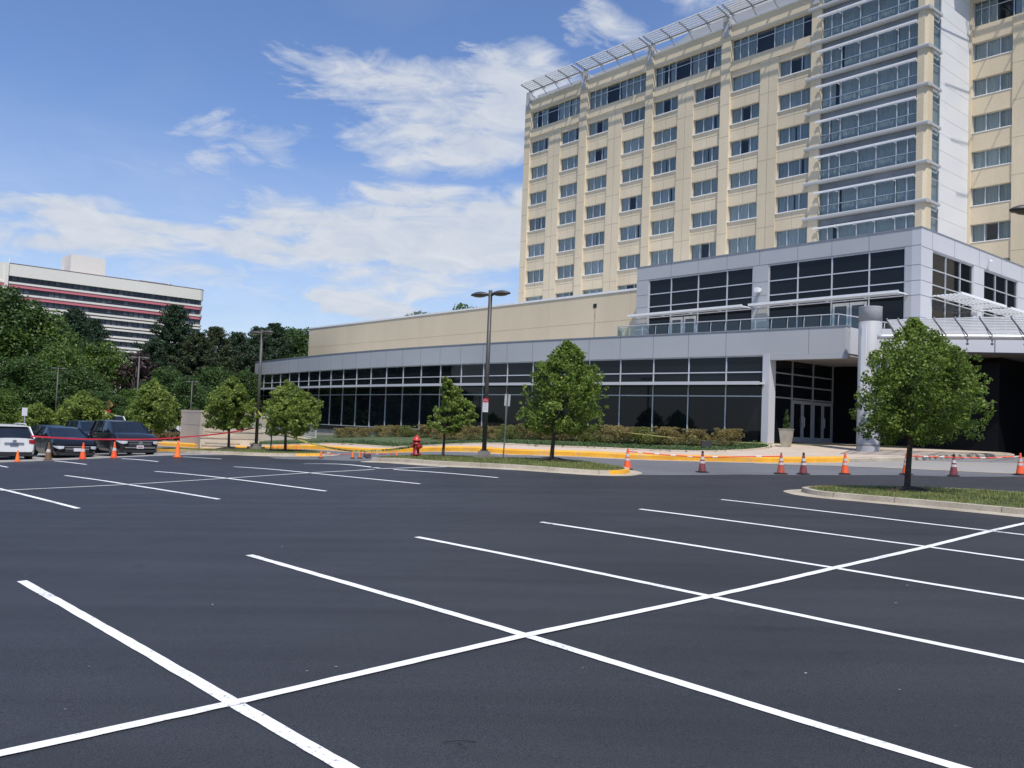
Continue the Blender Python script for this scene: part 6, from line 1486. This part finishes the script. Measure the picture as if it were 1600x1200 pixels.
rot = N.new('ShaderNodeMapping'); rot.inputs['Rotation'].default_value = (0, 0, R_(24)); rot.inputs['Scale'].default_value = (.8, 1.15, 1); L.new(cmb.outputs[0], rot.inputs['Vector'])
n1 = noise(rot.outputs[0], 6.5, 12, .60, 1.2); n2 = noise(rot.outputs[0], 21, 10, .62, .8, (3, 1, 0)); n3 = noise(cmb.outputs[0], 2.6, 4, .5, .2, (7, 2, 0))
wx = math_n('MULTIPLY', math_n('SUBTRACT', n1, .5), .22); wy = math_n('MULTIPLY', math_n('SUBTRACT', n3, .5), .16)
azw = math_n('ADD', az, wx); elw = math_n('ADD', el, wy)
tot = None
for (a, e, ra, re_, s) in DATA['clouds']:
    u = math_n('DIVIDE', math_n('SUBTRACT', azw, a), ra*1.15); v = math_n('DIVIDE', math_n('SUBTRACT', elw, e), re_*1.2)
    d2 = math_n('ADD', math_n('MULTIPLY', u, u), math_n('MULTIPLY', v, v))
    g = math_n('MULTIPLY', math_n('SUBTRACT', 1.0, d2, clamp=True), s)
    tot = g if tot is None else math_n('MAXIMUM', tot, g)
tot2 = math_n('MULTIPLY', tot, 1.35)
dens = math_n('ADD', tot2, math_n('MULTIPLY', math_n('SUBTRACT', n1, .5), 1.9)); dens = math_n('ADD', dens, math_n('MULTIPLY', math_n('SUBTRACT', n2, .5), 1.1)); 
dens = math_n('SMOOTH_MIN', math_n('MULTIPLY', math_n('SUBTRACT', dens, .26), 1.45, clamp=True), 1.0, .15)
dens = math_n('MULTIPLY', dens, math_n('MULTIPLY', tot, 4.0, clamp=True))
# faint haze near the horizon and thin veil elsewhere
veil = math_n('MULTIPLY', math_n('SUBTRACT', n3, .50), .45, clamp=True)
hz1 = math_n('MULTIPLY', math_n('SUBTRACT', .30, el, clamp=True), 1.9); 
dens = math_n('MINIMUM', math_n('ADD', math_n('ADD', math_n('MULTIPLY', dens, .88), hz1), veil), .93)
mix = N.new('ShaderNodeMix'); mix.data_type = 'RGBA'
L.new(dens, mix.inputs[0])
tint = N.new('ShaderNodeMix'); tint.data_type = 'RGBA'; tint.blend_type = 'MULTIPLY'; tint.inputs[0].default_value = 1; L.new(sky.outputs[0], tint.inputs[6]); tint.inputs[7].default_value = (1.0, 1.12, 1.40, 1)
L.new(tint.outputs[2], mix.inputs[6]); cc = .74/SKY; mix.inputs[7].default_value = (1, 1, 1, 1)
ccol = N.new('ShaderNodeMix'); ccol.data_type = 'RGBA'; L.new(math_n('MULTIPLY', math_n('SUBTRACT', n2, .30), 2.2, clamp=True), ccol.inputs[0]); ccol.inputs[6].default_value = (cc*.76, cc*.84, cc*.98, 1); ccol.inputs[7].default_value = (cc*1.02, cc*1.05, cc*1.10, 1); L.new(ccol.outputs[2], mix.inputs[7])
L.new(mix.outputs[2], bg.inputs['Color']); bg.inputs['Strength'].default_value = SKY
scene.view_settings.view_transform = 'Standard'; scene.view_settings.look = 'None'; scene.view_settings.exposure = 0
scene.cycles.max_bounces = 8; scene.cycles.transparent_max_bounces = 12; scene.cycles.use_denoising = True
scene.cycles.sample_clamp_indirect = 6
